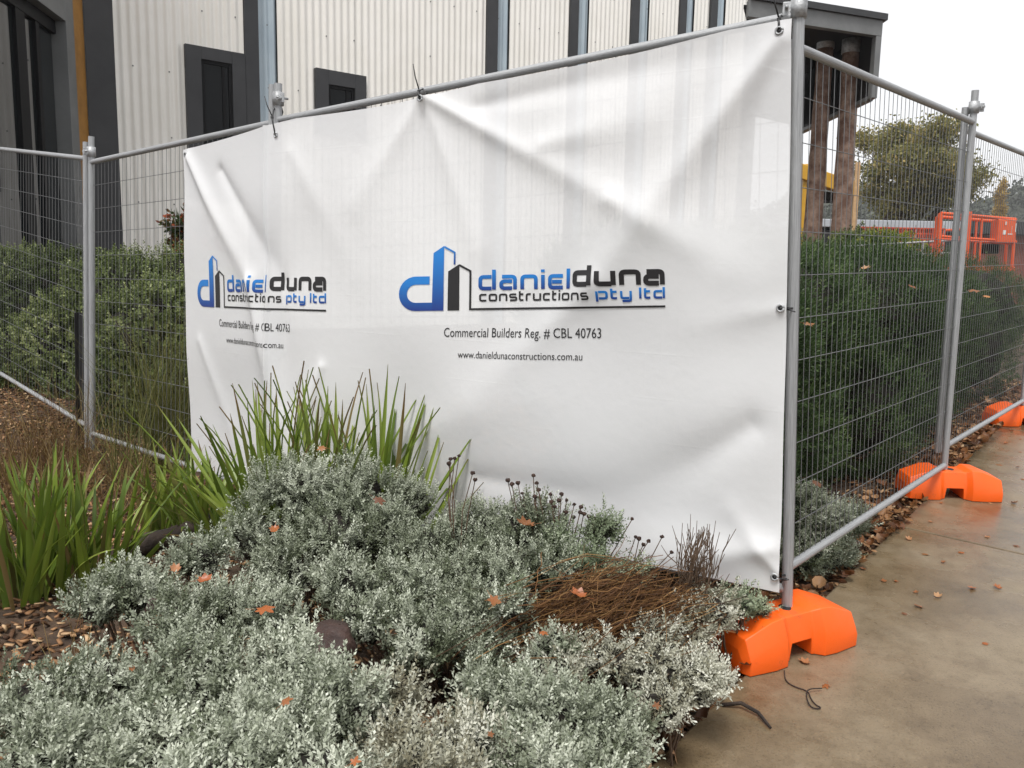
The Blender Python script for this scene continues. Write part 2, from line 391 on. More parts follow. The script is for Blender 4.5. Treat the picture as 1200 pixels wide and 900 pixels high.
# ------------------------------------------------------------------ log columns, stake, yellow frame
LOG = mat('log_wood', (.11, .055, .034), (.30, .205, .155), 3.5, .7, 0, .8, 30, ramp=(.42, .66))
def log_col(px0, py0, px1, py1, Y, wpx, label):
    a = atY(px0, py0, Y); b = atY(px1, py1, Y); b2 = a + (b - a) * 1.6; r = wpx / 2 / FPX * Y
    b2.z = -.1; t = thing('log_column', b2, label, 'column', 'log columns under the hood')
    pts = [a.lerp(b2, i / 14) for i in range(15)]
    put('log', tube_mesh('log', pts, [r * (.76 + .26 * i / 14 + .03 * math.sin(i * 2.3)) for i in range(15)], 18), t, LOG)
    cap = a.copy()
    put('metal_cap', tube_mesh('metal_cap', [cap - Vector((0, 0, .2)), cap + Vector((0, 0, .08))], r * .86, 18), t, GALV)
    put('bracket', tube_mesh('bracket', [cap + Vector((.02, 0, .08)), Vector((cap.x + .02, cap.y, zT - .1))], r * .25, 8), t, GALV)
log_col(968, 46, 951, 290, 18.2, 22, 'reddish log column with metal cap, nearer to the banner post')
log_col(998, 51, 984, 290, 17.9, 24, 'reddish log column with metal cap beside the pale timber plank')
PLANK = mat('pale_plank', (.42, .26, .13), (.52, .34, .18), 12, .6)
a = atY(1003, 190, 17.3); b = atY(998, 295, 17.3); b.z = .2
tag(put('timber_plank', box_mesh('timber_plank', b, Vector((.1, 0, 0)), Vector((0, .03, 0)), a - b, .003), None, PLANK), 'pale timber plank standing against the right log column', 'plank')
YEL = mat('yellow_paint', (.50, .26, .012), (.58, .32, .02), 3, .45)
yb = atY(945, 290, 24); yb.z = .2
yt = thing('yellow_frame', yb, 'yellow steel site frame partly hidden behind the log columns', 'frame')
def ybx(n, x0, y0, x1, y1, Y, dep, m):
    a = atY(x0, y0, Y); b = atY(x1, y1, Y); put(n, box_mesh(n, Vector((a.x, Y, b.z)), Vector((b.x - a.x, 0, 0)), Vector((0, dep, 0)), Vector((0, 0, a.z - b.z)), .02), yt, m)
pc = atY(945, 192, 24)
put('post', box_mesh('post', Vector((atY(939, 250, 24).x, 24, .2)), Vector((.22, 0, 0)), Vector((0, .3, 0)), Vector((0, 0, pc.z - .2)), .02), yt, YEL)
p0 = atY(930, 188, 23.9); p1 = atY(1004, 213, 23.9)
put('beam', box_mesh('beam', p0 - Vector((0, 0, .42)), p1 - p0, Vector((0, .35, 0)), Vector((0, 0, .42)), .02), yt, YEL)
put('cabin', box_mesh('cabin', atY(950, 224, 24.4) - Vector((0, 0, .25)), Vector((1.2, 0, 0)), Vector((0, 1, 0)), Vector((0, 0, .25)), .03), yt, FRAME_SHADE)
put('post', box_mesh('post', Vector((atY(999, 250, 24).x, 24, .2)), Vector((.15, 0, 0)), Vector((0, .3, 0)), Vector((0, 0, p1.z - .45)), .02), yt, YEL)

# ------------------------------------------------------------------ foliage engine
def norm(a): return a / np.maximum(np.linalg.norm(a, axis=-1, keepdims=True), 1e-9)
def leaves_mesh(name, P, D, nleaf, slen, llen, lwid, tint, spread=(75, 22), rad=.002, ltaper=.55, droop=0., tipgain=.3, m=None, wide=.5):
    """P,D sprig base and axis (N,3); each sprig carries nleaf leaves in a spiral"""
    N = len(P); n = nleaf
    ax = norm(D); ref = np.where(np.abs(ax[:, 2:3]) < .9, np.array([[0, 0, 1.]]), np.array([[1., 0, 0]]))
    e1 = norm(np.cross(ax, ref)); e2 = np.cross(ax, e1)
    s = (np.arange(n) + .5) / n
    ang = np.arange(n) * 2.39996 + RNG.uniform(0, 6.28, (N, 1)) + RNG.normal(0, .35, (N, n))
    SL = slen * RNG.uniform(.65, 1.25, (N, 1))
    sp = np.radians(spread[0] + (spread[1] - spread[0]) * s)[None] + RNG.normal(0, .16, (N, n))
    radial = e1[:, None] * np.cos(ang)[..., None] + e2[:, None] * np.sin(ang)[..., None]
    base = P[:, None] + ax[:, None] * (SL * s)[..., None] + radial * rad
    ld = ax[:, None] * np.cos(sp)[..., None] + radial * np.sin(sp)[..., None]
    ld[..., 2] -= droop * (1 - s)[None]
    ld = norm(ld)
    ll = llen * (1 - (1 - ltaper) * s)[None] * RNG.uniform(.75, 1.2, (N, n))
    side = norm(np.cross(ld, ax[:, None])); nrm = np.cross(side, ld)
    hw = lwid * .5 * RNG.uniform(.8, 1.2, (N, n))
    mid = base + ld * (ll * wide)[..., None] + nrm * (ll * .06)[..., None]
    v = np.stack([base, mid + side * hw[..., None], base + ld * ll[..., None] - nrm * (ll * .05)[..., None], mid - side * hw[..., None]], 2).reshape(-1, 3)
    q = np.arange(N * n * 4).reshape(-1, 4)
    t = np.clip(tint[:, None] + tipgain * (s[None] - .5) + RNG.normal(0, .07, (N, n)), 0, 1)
    return mesh_np(name, v, q, {'tint': np.repeat(t.ravel(), 4)})
def sphere_pts(n):
    v = RNG.normal(size=(n, 3)); return norm(v)
def cushions_pts(cush, dens, sq=.9, face=-.35, lowest=-.45, lump=.15, embed=.86, tilt=.6, rnd=.35):
    """cush: list of (center Vector, r). returns P, D, N sampled over the union surface"""
    PP = []; DD = []; CI = []
    C = np.array([tuple(c) for c, r in cush]); Rr = np.array([r for c, r in cush])
    for i, (c, r) in enumerate(cush):
        n = int(4 * math.pi * r * r * dens); d = sphere_pts(n)
        d = d[d[:, 2] > lowest]
        ph = RNG.uniform(0, 6, 6)
        k = 1 + lump * (np.sin(d[:, 0] * 7 + ph[0]) * np.sin(d[:, 1] * 6.3 + ph[1]) + .7 * np.sin(d[:, 2] * 9 + ph[2] + d[:, 0] * 5) + .6 * np.sin(d[:, 1] * 13 + d[:, 0] * 11 + ph[3])) + RNG.uniform(-.10, .06, len(d))
        p = np.array(c)[None] + d * np.array([1, 1, sq])[None] * r * k[:, None]
        keep = np.ones(len(p), bool)
        for j in range(len(cush)):
            if j != i: keep &= np.linalg.norm((p - C[j]) / np.array([1, 1, sq]), axis=1) > Rr[j] * embed
        tocam = norm(np.array(EYE)[None] - p)
        keep &= (d * tocam).sum(1) > face
        keep &= p[:, 2] > gz(p[:, 0], p[:, 1]) + .01
        p = p[keep]; d = d[keep]
        PP.append(p); DD.append(norm(d * tilt + np.array([[0, 0, 1 - tilt + .1]]) + RNG.normal(0, rnd, d.shape))); CI.append(np.full(len(p), i))
    return np.concatenate(PP), np.concatenate(DD), np.concatenate(CI)
_ico = None
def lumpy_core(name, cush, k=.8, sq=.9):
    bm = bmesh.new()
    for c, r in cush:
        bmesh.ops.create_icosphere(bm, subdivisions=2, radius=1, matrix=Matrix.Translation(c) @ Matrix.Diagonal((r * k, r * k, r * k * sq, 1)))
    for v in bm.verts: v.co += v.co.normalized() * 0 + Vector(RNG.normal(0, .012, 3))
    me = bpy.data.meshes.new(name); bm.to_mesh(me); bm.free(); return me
def stems_mesh(name, cush, base, r0=.006, per=3):
    parts = []
    for c, r in cush:
        for _ in range(per):
            a = base.lerp(Vector((c.x, c.y, base.z)), .55) + Vector((random.uniform(-.05, .05), random.uniform(-.05, .05), 0))
            a.z = float(gz(a.x, a.y)) - .03
            b = c + Vector((random.uniform(-.5, .5), random.uniform(-.5, .5), random.uniform(-.2, .5))) * r
            mid = a.lerp(b, .5) + Vector((random.uniform(-.03, .03), random.uniform(-.03, .03), .02))
            me = tube_mesh('tmp', [a, mid, b], [r0, r0 * .8, r0 * .5], 5)
            parts.append(([v.co.copy() for v in me.vertices], [tuple(p.vertices) for p in me.polygons])); bpy.data.meshes.remove(me)
    return join_py(name, parts)
CORE_SHADE = mat('core_shade_brown', (.008, .007, .005), (.022, .017, .011), 40, .9)  # brown taken near black, painted shade for the gaps between leaves
STEMM = mat('stem_brown', (.06, .035, .02), (.12, .075, .045), 40, .85)

# ------------------------------------------------------------------ silver shrubs in front of the banner
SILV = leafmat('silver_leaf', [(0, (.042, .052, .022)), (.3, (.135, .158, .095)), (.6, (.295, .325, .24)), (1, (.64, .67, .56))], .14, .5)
DRYS = leafmat('dry_silver_leaf', [(0, (.09, .07, .04)), (.4, (.25, .235, .16)), (.7, (.44, .44, .35)), (1, (.66, .66, .57))], .12, .55)
OLIV = leafmat('olive_silver_leaf', [(0, (.07, .09, .04)), (.4, (.17, .21, .12)), (.7, (.30, .35, .24)), (1, (.46, .52, .36))], .25, .55)
def shrub(label, specs, matl=SILV, dens=2000, nleaf=26, slen=.085, llen=.0165, lwid=.0058, base_tint=.55, **kw):
    cush = []; big = []
    for px, py, Y, r in specs:
        p = atY(px, py, Y); c0 = p - Vector((0, -r * .3, r * .85)); big.append((c0, r)); cush.append((c0, r * .7))
        for k in range(13):
            d = Vector(RNG.normal(size=3)); d.z = abs(d.z) * .8 + .05; d.normalize()
            if d.y > .5: d.y *= -1
            cush.append((c0 + Vector((d.x, d.y, d.z * .9)) * r * random.uniform(.52, .82), r * random.uniform(.22, .40)))
    cx = sum((c for c, r in cush), Vector()) / len(cush); cx.z = float(gz(cx.x, cx.y))
    t = thing('silver_shrub', cx, label, 'shrub', 'silver-leaved shrubs in the bed')
    P, D, ci = cushions_pts(cush, dens, **kw)
    thin = RNG.random(len(cush)) < .10; kp_ = ~(thin[ci] & (RNG.random(len(P)) < .7)); P, D, ci = P[kp_], D[kp_], ci[kp_]
    P = P - D * slen * .6
    jit = RNG.normal(0, .13, len(cush))
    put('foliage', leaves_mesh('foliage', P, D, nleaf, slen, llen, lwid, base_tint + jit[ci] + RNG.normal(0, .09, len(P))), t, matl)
    put('shade_core', lumpy_core('shade_core', big, .56), t, CORE_SHADE, kind='stuff')  # solid lumps behind the leaves, coloured as the shade in the gaps
    put('stem', stems_mesh('stem', big, cx, .005, 7), t, STEMM)
    return t, cush
shrub('rounded silver shrub mound in front of the tall strap leaves', [(350, 532, 3.1, .2), (415, 538, 3.12, .19), (300, 590, 2.98, .17), (470, 558, 3.15, .15), (390, 590, 2.88, .18), (330, 640, 2.72, .14), (445, 600, 2.92, .15)], base_tint=.5)
shrub('silver shrub at the foot of the banner below its web address', [(555, 588, 2.95, .16), (618, 582, 2.9, .15), (510, 612, 2.85, .14), (590, 632, 2.7, .17), (530, 650, 2.65, .13), (640, 640, 2.7, .12)], base_tint=.47)
shrub('small dark olive shrub among dried flower heads by the banner', [(708, 600, 2.82, .09), (690, 640, 2.72, .10), (655, 615, 2.82, .09), (740, 655, 2.72, .08), (735, 668, 2.62, .07), (608, 690, 2.45, .07)], OLIV, base_tint=.45, nleaf=20)
shrub('silver shrub in the bed centre left of the dead stem mat', [(480, 655, 2.5, .17), (410, 655, 2.5, .13), (545, 690, 2.42, .17), (490, 715, 2.25, .14), (580, 740, 2.25, .13), (425, 700, 2.3, .11), (604, 694, 2.28, .06), (645, 742, 2.12, .07)], base_tint=.52)
shrub('silver shrub beside the green strap leaves at far left', [(160, 662, 2.4, .13), (230, 628, 2.65, .11), (110, 680, 2.35, .10), (260, 680, 2.35, .14), (205, 700, 2.2, .12), (310, 690, 2.3, .12)], base_tint=.55)
shrub('silver shrub in the lower left corner below the bare mulch', [(30, 790, 1.85, .15), (110, 765, 1.98, .13), (20, 870, 1.5, .16), (100, 850, 1.6, .13)], base_tint=.58)
shrub('broad pale silver shrub at the bottom left foreground', [(230, 750, 1.85, .17), (320, 752, 1.85, .17), (170, 830, 1.55, .15), (290, 835, 1.5, .17), (385, 790, 1.7, .15), (240, 890, 1.33, .15), (360, 880, 1.4, .15)], base_tint=.64)
shrub('half dry silver shrub at bottom centre with beige sprigs', [(470, 850, 1.55, .14), (540, 845, 1.6, .13), (500, 890, 1.42, .13), (450, 790, 1.8, .10)], DRYS, base_tint=.55)
shrub('dense silver shrub at bottom centre right near the path', [(590, 790, 1.95, .15), (655, 800, 1.9, .16), (600, 860, 1.6, .15), (675, 870, 1.65, .14), (715, 820, 1.92, .13), (730, 858, 1.8, .09)], base_tint=.6)
shrub('loose silver shrub left of the near orange fence foot', [(800, 715, 2.42, .13), (835, 690, 2.52, .11), (770, 760, 2.2, .11), (815, 770, 2.2, .11), (650, 755, 2.1, .10), (715, 748, 2.18, .09), (765, 728, 2.32, .07), (780, 806, 2.05, .08)], DRYS, dens=1900, base_tint=.66)
shrub('low silver shrub at the base of the corner post', [(868, 690, 2.62, .075), (835, 700, 2.62, .08), (890, 700, 2.68, .05)], OLIV, base_tint=.6)
shrub('silver shrub behind the wire mesh right of the corner post', [(955, 575, 3.55, .2), (985, 585, 3.65, .15), (945, 620, 3.4, .16), (975, 625, 3.5, .13)], base_tint=.5, dens=2000)

# ------------------------------------------------------------------ hedges
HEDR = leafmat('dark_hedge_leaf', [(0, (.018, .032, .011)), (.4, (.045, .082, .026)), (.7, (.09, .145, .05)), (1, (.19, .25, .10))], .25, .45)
HEDL = leafmat('box_hedge_leaf', [(0, (.03, .042, .014)), (.4, (.085, .115, .034)), (.7, (.18, .22, .075)), (1, (.42, .45, .22))], .25, .4)
FA = Vector((.957, 2.78, 0)); FBD = (Vector((2.45, 4.56, 0)) - FA).normalized(); FBN = Vector((-FBD.y, FBD.x, 0))
def hedge_bush(label, centres, name, grp, matl, core=.8, **kw):
    cush = [(Vector(c), r) for c, r in centres]
    cx = sum((c for c, r in cush), Vector()) / len(cush); cx.z = float(gz(cx.x, cx.y))
    t = thing(name, cx, label, 'bush', grp)
    P, D, ci = cushions_pts(cush, kw.pop('dens'), sq=kw.pop('sq', .95), face=-.25, lump=.07, lowest=-.9, tilt=kw.pop('tilt', .7))
    sl = kw.get('slen'); P = P - D * sl * .6
    nb = np.array([-1.27, -2.15]) / math.hypot(1.27, 2.15); ok = ((P[:, :2] - np.array([.957, 2.78])) @ nb < -.20) | (P[:, 0] < -1.6); P, D, ci = P[ok], D[ok], ci[ok]
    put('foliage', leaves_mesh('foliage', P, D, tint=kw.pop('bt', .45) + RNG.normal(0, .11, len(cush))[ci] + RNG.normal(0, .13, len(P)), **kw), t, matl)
    put('shade_core', lumpy_core('shade_core', cush, core), t, CORE_SHADE, kind='stuff')
    put('trunk', stems_mesh('trunk', cush, cx, .015, 2), t, STEMM)
rlab = ['dark green feathery hedge bush right behind the corner post', 'dark green feathery hedge bush in the middle of the right mesh panel',
        'dark green feathery hedge bush behind the second fence post', 'dark green feathery hedge bush at the right picture edge', 'dark green hedge bush farthest along the path fence',
        'dark green hedge bush beyond the farthest fence foot']
for i, t in enumerate([.55, 1.55, 2.6, 3.6, 4.7, 5.9]):
    c = FA + FBD * t + FBN * (.78 + .08 * math.sin(i * 2.1)); gg = float(gz(c.x, c.y)); top = 1.43 + .05 * math.sin(i * 1.7) - gg*0.4 + (.07 if i > 1 else 0)
    cc = [((c.x, c.y, gg + .42), .52), ((c.x + .1, c.y + .1, top - .46), .5), ((c.x - .2, c.y + .35, top - .42), .45), ((c.x + .32, c.y + .28, top - .5), .42), ((c.x - .28, c.y - .12, top - .55), .42)]
    hedge_bush(rlab[i], cc, 'hedge_bush', 'dark hedge behind the path fence', HEDR, dens=900 if i < 4 else 500, nleaf=20, slen=.13, llen=.034, lwid=.0052, spread=(62, 20), bt=.42, ltaper=.7, tilt=.55)
def lb(px, pyt, Y, r): 
    p = atY(px, pyt, Y); return ((p.x, p.y + r * .4, p.z - r * .93), r)
hedge_bush('small-leaved hedge bush before the glazed entry at far left', [lb(10, 292, 7.6, .6), lb(60, 296, 7.4, .6), lb(-30, 300, 7.6, .6), lb(30, 360, 7.1, .5), lb(85, 340, 6.9, .5), lb(50, 410, 7.0, .5), lb(-20, 400, 7.2, .5), lb(100, 400, 6.7, .4)], 'hedge_bush', 'small-leaved hedge behind the left fence', HEDL, dens=620, nleaf=14, slen=.11, llen=.034, lwid=.019, spread=(70, 30), bt=.42)
hedge_bush('rounded small-leaved hedge bush next to the banner left edge', [lb(125, 300, 6.9, .5), lb(165, 335, 6.1, .5), lb(200, 330, 6.3, .5), lb(150, 400, 6.0, .45), lb(205, 400, 5.9, .45), lb(240, 320, 6.4, .5)], 'hedge_bush', 'small-leaved hedge behind the left fence', HEDL, dens=640, nleaf=14, slen=.11, llen=.034, lwid=.019, spread=(70, 30), bt=.5)
hedge_bush('leggy small-leaved bush behind the hedge near the banner', [lb(175, 292, 7.6, .4), lb(210, 290, 7.7, .4), lb(150, 300, 7.7, .35)], 'hedge_bush', 'small-leaved hedge behind the left fence', HEDL, dens=420, nleaf=16, slen=.2, llen=.028, lwid=.013, spread=(70, 30), bt=.5, tilt=.35)
REDL = leafmat('red_green_leaf', [(0, (.03, .05, .02)), (.55, (.06, .09, .03)), (.7, (.22, .05, .02)), (1, (.38, .09, .03))], .25, .35)
hedge_bush('upright shrub with red tipped leaves peeping out beside the banner top left', [lb(214, 246, 8.2, .16), lb(222, 270, 8.2, .2), lb(218, 290, 8.2, .22)], 'red_tip_shrub', None, REDL, core=.5, dens=300, nleaf=12, slen=.12, llen=.085, lwid=.03, spread=(60, 25), bt=.5)

# ------------------------------------------------------------------ fence
CYL14 = unit_cyl('tube', 14); CYL14.materials.append(GALV)
CYL5 = unit_cyl('wire', 5); CYL5.materials.append(WIREM)
def rod(name, p, q, r, parent, me=None): return put(name, me or CYL14, parent, None, rodM(p, q, r))
PR = .0185
A_t, A_b = atY(936.5, -6, 2.78), atY(922, 722, 2.78)
C_t, C_b = atY(326, 98, 4.03), atY(323, 596, 4.03)
D_t, D_b = atY(107, 160, 5.42), atY(108, 532, 5.42)
B_t, B_b = atY(1143, 106, 4.56), atY(1106, 552, 4.56)
def on(t, b, py):  # point of a post at a picture height
    lo, hi = 0.0, 1.0
    k = (py - proj(t)[1]) / (proj(b)[1] - proj(t)[1]); 
    for _ in range(6):
        p = t.lerp(b, k); e = py - proj(p)[1]; k += e / (proj(b)[1] - proj(t)[1])
    return t.lerp(b, k)
def proj(p):
    d = Vector(p) - EYE; z = d.dot(_F); return (600 + FPX * d.dot(_R) / z, 450 - FPX * d.dot(_U) / z)
def panel(label, pL, pR, rTL, rBL, rTR, rBR, nv, nh=11, sag=0):
    """pL,pR: (top, bottom) of the posts; r..: rail ends"""
    t = thing('temporary_fence', (pL[1] + pR[1]) / 2, label, 'fence', 'temporary wire fences')
    rod('post', pL[1], pL[0], PR, t); rod('post', pR[1], pR[0], PR, t)
    rod('top_rail', rTL, rTR, .016, t); rod('bottom_rail', rBL, rBR, .016, t)
    d = (rTR - rTL).normalized()
    back = Vector((-d.y, d.x, 0)).normalized() * .004
    for i in range(1, nv + 1):
        f = i / (nv + 1); rod('vertical_wire', rBL.lerp(rBR, f), rTL.lerp(rTR, f), .0014, t, CYL5)
    for i in range(1, nh + 1):
        f = i / (nh + 1); a = rTL.lerp(rBL, f) + back; b = rTR.lerp(rBR, f) + back
        rod('horizontal_wire', a, b, .0017, t, CYL5)
    return t
off = Vector((.02, .06, 0))
panel('wire fence panel carrying the main banner lettering', (C_t, C_b), (A_t, A_b), on(C_t, C_b, 141), on(C_t, C_b, 588), on(A_t, A_b, 18), on(A_t, A_b, 690), 40)
offC = Vector((-.035, .03, 0))
panel('wire fence panel half covered by the banner left end', (D_t, D_b), (C_t + offC, C_b + offC), on(D_t, D_b, 190), on(D_t, D_b, 508), on(C_t, C_b, 143) + offC, on(C_t, C_b, 580) + offC, 40)
A2t, A2b = A_t + off, A_b + off
panel('wire fence panel along the path right of the corner post', (A2t + Vector((0, 0, -.12)), A2b + Vector((0, 0, .03))), (B_t, B_b), on(A_t, A_b, 50) + off, on(A_t, A_b, 672) + off, on(B_t, B_b, 143), on(B_t, B_b, 545), 41)
offB = Vector((-.02, .045, 0))
G_t = B_t + FBD * 2.42 + Vector((.02, 0, .06)); G_b = B_b + FBD * 2.42 + Vector((.02, 0, .06))
panel('wire fence panel along the path at the right picture edge', (B_t + offB + Vector((0, 0, -.08)), B_b + offB + Vector((0, 0, .1))), (G_t, G_b), on(B_t, B_b, 150) + offB, on(B_t, B_b, 530) + offB, G_t - Vector((0, 0, .17)), G_b + Vector((0, 0, .08)), 41)
E_t, E_b = atY(-30, 145, 7.3), atY(-30, 440, 7.3)
D2t, D2b = D_t + Vector((-.055, .035, 0)), D_b + Vector((-.05, .035, 0))
panel('wire fence panel rising away at the left picture edge', (E_t, E_b), (D2t - Vector((0, 0, .03)), D2b), atY(-30, 171, 7.3), atY(-30, 419, 7.3), on(D_t, D_b, 185) + Vector((-.055, .035, 0)), on(D_t, D_b, 500) + Vector((-.055, .035, 0)), 40)
# clamps
def clamp(p, d, label, s=1.0):
    t = thing('pipe_coupler', p, label, 'coupler', 'steel couplers on the fence posts'); p = Vector(p); d = Vector(d).normalized()
    put('sleeve', tube_mesh('sleeve', [p - Vector((0, 0, .03 * s)), p + Vector((0, 0, .03 * s))], .0265 * s, 14), t, GALV)
    sd_ = Vector((-d.y, d.x, 0))
    put('flange', box_mesh('flange', p + d * .018 - sd_ * .006 - Vector((0, 0, .022)), d * .032, sd_ * .012, Vector((0, 0, .044)), .002), t, GALV)
    put('bolt', tube_mesh('bolt', [p + d * .038 - sd_ * .028, p + d * .038 + sd_ * .03], .006, 8), t, GALV)
    put('nut', tube_mesh('nut', [p + d * .038 - sd_ * .022, p + d * .038 - sd_ * .012], .012, 6, False), t, GALV)
clamp(on(A_t, A_b, 10), (-1, .3, 0), 'steel clamp at the top of the corner post')
clamp(on(C_t, C_b, 116), (.6, -.6, 0), 'steel clamp on the post behind the banner fold')
clamp(on(B_t, B_b, 126), (1, -.2, 0), 'steel clamp on the second path fence post')
clamp(on(D_t, D_b, 178), (-.5, -.6, 0), 'steel clamp joining the two left fence panels')
# black star picket behind the left joint
a = atY(92, 366, 5.55); b = atY(95, 540, 5.55); b.z = -.05
st = []
for k in range(3):
    an = k * 2.094; st.append(boxVF(b - Vector((0, 0, 0)) + Vector((-math.sin(an), math.cos(an), 0)) * -.003, Vector((math.cos(an), math.sin(an), 0)) * .03, Vector((-math.sin(an), math.cos(an), 0)) * .006, a - b))
tag(put('star_picket', join_py('star_picket', st), None, BLACK), 'black star picket standing at the left fence joint', 'stake')

# ------------------------------------------------------------------ fence feet
ORNG = mat('orange_plastic', (.38, .085, .015), (.86, .115, .005), 9, .38, 0, .08, 70, ramp=(.27, .40), rr=(.6, .34), detail=9)
def foot_mesh():
    stn = [(-.315, .085, .075, 0), (-.30, .112, .115, 0), (-.17, .122, .158, 0), (-.105, .118, .162, 0), (-.075, .092, .15, 0), (-.062, .09, .148, 0), (-.055, .09, .148, .062),
           (.055, .09, .148, .062), (.062, .09, .148, 0), (.075, .092, .15, 0), (.105, .118, .162, 0), (.17, .122, .158, 0), (.30, .112, .115, 0), (.315, .085, .075, 0)]
    V = []; F = []
    for x, wd, h, b in stn:
        for y, z in ((-wd, b), (-wd, max(b, .045)), (-wd * .9, max(h * .62, b + .02)), (-wd * .68, h), (wd * .68, h), (wd * .9, max(h * .62, b + .02)), (wd, max(b, .045)), (wd, b)):
            V.append((x, y, z))
    n = len(stn)
    for i in range(n - 1):
        for k in range(8): F.append((i * 8 + k, i * 8 + (k + 1) % 8, (i + 1) * 8 + (k + 1) % 8, (i + 1) * 8 + k))
    F.append(tuple(range(8))); F.append(tuple(range((n - 1) * 8, n * 8))[::-1])
    me = mesh_py('foot', V, F); bm = bmesh.new(); bm.from_mesh(me)
    bmesh.ops.remove_doubles(bm, verts=bm.verts, dist=.0005); bmesh.ops.recalc_face_normals(bm, faces=bm.faces)
    sh = [e for e in bm.edges if len(e.link_faces) == 2 and e.calc_face_angle(0) > .3]
    bmesh.ops.bevel(bm, geom=sh, offset=.007, segments=3, profile=.6, affect='EDGES', clamp_overlap=True)
    for f in bm.faces: f.smooth = True
    bm.to_mesh(me); bm.free(); me.set_sharp_from_angle(angle=R(40)); return me
FOOT = foot_mesh(); FOOT.materials.append(ORNG)
HOLE = unit_cyl('post_socket', 14); HOLE.materials.append(BLACK)
def foot(p, ang, label):
    e = thing('orange_base_block', p, label, 'base block', 'orange plastic base blocks')
    mw = Matrix.Translation(p) @ Matrix.Rotation(math.atan(.05), 4, 'X') @ Matrix.Rotation(ang, 4, 'Z')
    mw = mw @ Matrix.Diagonal((.83, 1, 1, 1)); put('block', FOOT, e, None, mw)
    for x in (.0,):
        put('post_socket', HOLE, e, None, mw @ Matrix.Translation((x, 0, .12)) @ Matrix.Diagonal((.024, .024, .0435 if x else .0295, 1)))
    return e
fa = A_b.copy(); fa += Vector((-.015, -.01, 0)); fa.z = float(pz(fa.y)) + .002
foot(fa, R(27), 'orange plastic fence foot under the corner post beside the silver shrub')
fb = B_b.copy() + Vector((.03, -.0, 0)); fb.z = float(pz(fb.y)) + .002
foot(fb, R(-4), 'orange plastic fence foot under the second post on the path')
fg = atZ(1205, 495, .2); fg.z = float(pz(fg.y)) + .002
fg = Vector((G_b.x, G_b.y, float(pz(G_b.y)) + .002))
foot(fg, R(2), 'orange plastic fence foot cut off by the right picture edge')

# ------------------------------------------------------------------ banner
uC = 0.0
CX = Vector((C_t.x, C_t.y, 0)).lerp(Vector((C_b.x, C_b.y, 0)), .5)
AX = Vector((A_t.x, A_t.y, 0)); DX = Vector((D_t.x, D_t.y, 0))
dCA = (AX - CX).normalized(); nCA = Vector((dCA.y, -dCA.x, 0)); dDC = (CX - DX).normalized(); nDC = Vector((dDC.y, -dDC.x, 0))
BO = .034
def b_hit(px, py):
    """banner coordinates (u, z) of a picture point"""
    if px >= 326:
        p = atPlane(px, py, CX + nCA * BO, nCA); return (p - CX).dot(dCA), p.z
    p = atPlane(px, py, CX + nDC * BO, nDC); return (p - CX).dot(dDC), p.z
uTL, zTL = b_hit(217, 176); uBL, zBL = b_hit(228, 551); uTR, zTR = b_hit(930, 21); uBR, zBR = b_hit(916, 688)
uT1, zT1 = b_hit(328, 143); uB1, zB1 = b_hit(328, 574)
uT2, zT2 = b_hit(498, 112); uB2, zB2 = b_hit(600, 640); 
FOLDS = []   # (u0,z0,u1,z1,amp,width,asym)
def fold(p, q, amp, wd): FOLDS.append((*b_hit(*p), *b_hit(*q), amp, wd))
fold((498, 112), (720, 235), .028, .045); fold((498, 112), (560, 290), .014, .05); fold((498, 112), (420, 240), .016, .06)
fold((916, 48), (700, 330), .040, .075); fold((916, 48), (840, 300), -.016, .06); fold((720, 235), (880, 330), .022, .08)
fold((560, 125), (860, 60), -.022, .06); fold((640, 170), (760, 140), .025, .08)
fold((700, 330), (560, 470), .022, .09); fold((880, 500), (700, 620), -.035, .10); fold((905, 640), (760, 660), .03, .07)
fold((560, 560), (860, 610), -.022, .09); fold((430, 520), (620, 470), .014, .10)
fold((225, 185), (300, 330), .038, .055); fold((300, 330), (345, 560), .040, .07); fold((262, 200), (330, 320), -.026, .05); fold((240, 400), (290, 560), .014, .06)
fold((345, 180), (420, 320), .012, .08); fold((336, 330), (336, 470), -.018, .05); fold((380, 430), (345, 540), .02, .05)
fold((915, 668), (860, 600), .02, .04); fold((918, 362), (820, 380), .012, .06)
FA_ = np.array(FOLDS)
_wr = np.random.default_rng(3); WAVES = []
for _ in range(9):
    k_ = _wr.uniform(2.5, 12); a_ = _wr.uniform(0, 6.28); WAVES.append((k_ * math.cos(a_), k_ * math.sin(a_), _wr.uniform(0, 6), .018 / k_))
def disp(u, z):
    u = np.asarray(u, float); z = np.asarray(z, float); d = np.zeros_like(u)
    for u0, z0, u1, z1, a, wd in FA_:
        du, dz = u1 - u0, z1 - z0; L2 = du * du + dz * dz
        t = ((u - u0) * du + (z - z0) * dz) / L2; tc = np.clip(t, 0, 1)
        dist = np.hypot(u - u0 - tc * du, z - z0 - tc * dz)
        ww = wd * (.55 + .9 * tc)
        env = 1.0 - .55 * np.abs(tc - .35) 
        d += .78 * a * env * np.exp(-(np.sqrt(dist ** 2 + (.7 * ww) ** 2) - .7 * ww) / (.6 * ww))
    for kx, kz, ph, am in WAVES: d += am * np.sin(u * kx + z * kz + ph + .8 * np.sin(u * 1.3 * kz * .3 + ph))
    d += .004 + .017 * np.exp(-np.abs(u) / .009)
    return -.026 + .009 * np.log1p(np.exp(np.minimum((d + .026) / .009, 40)))
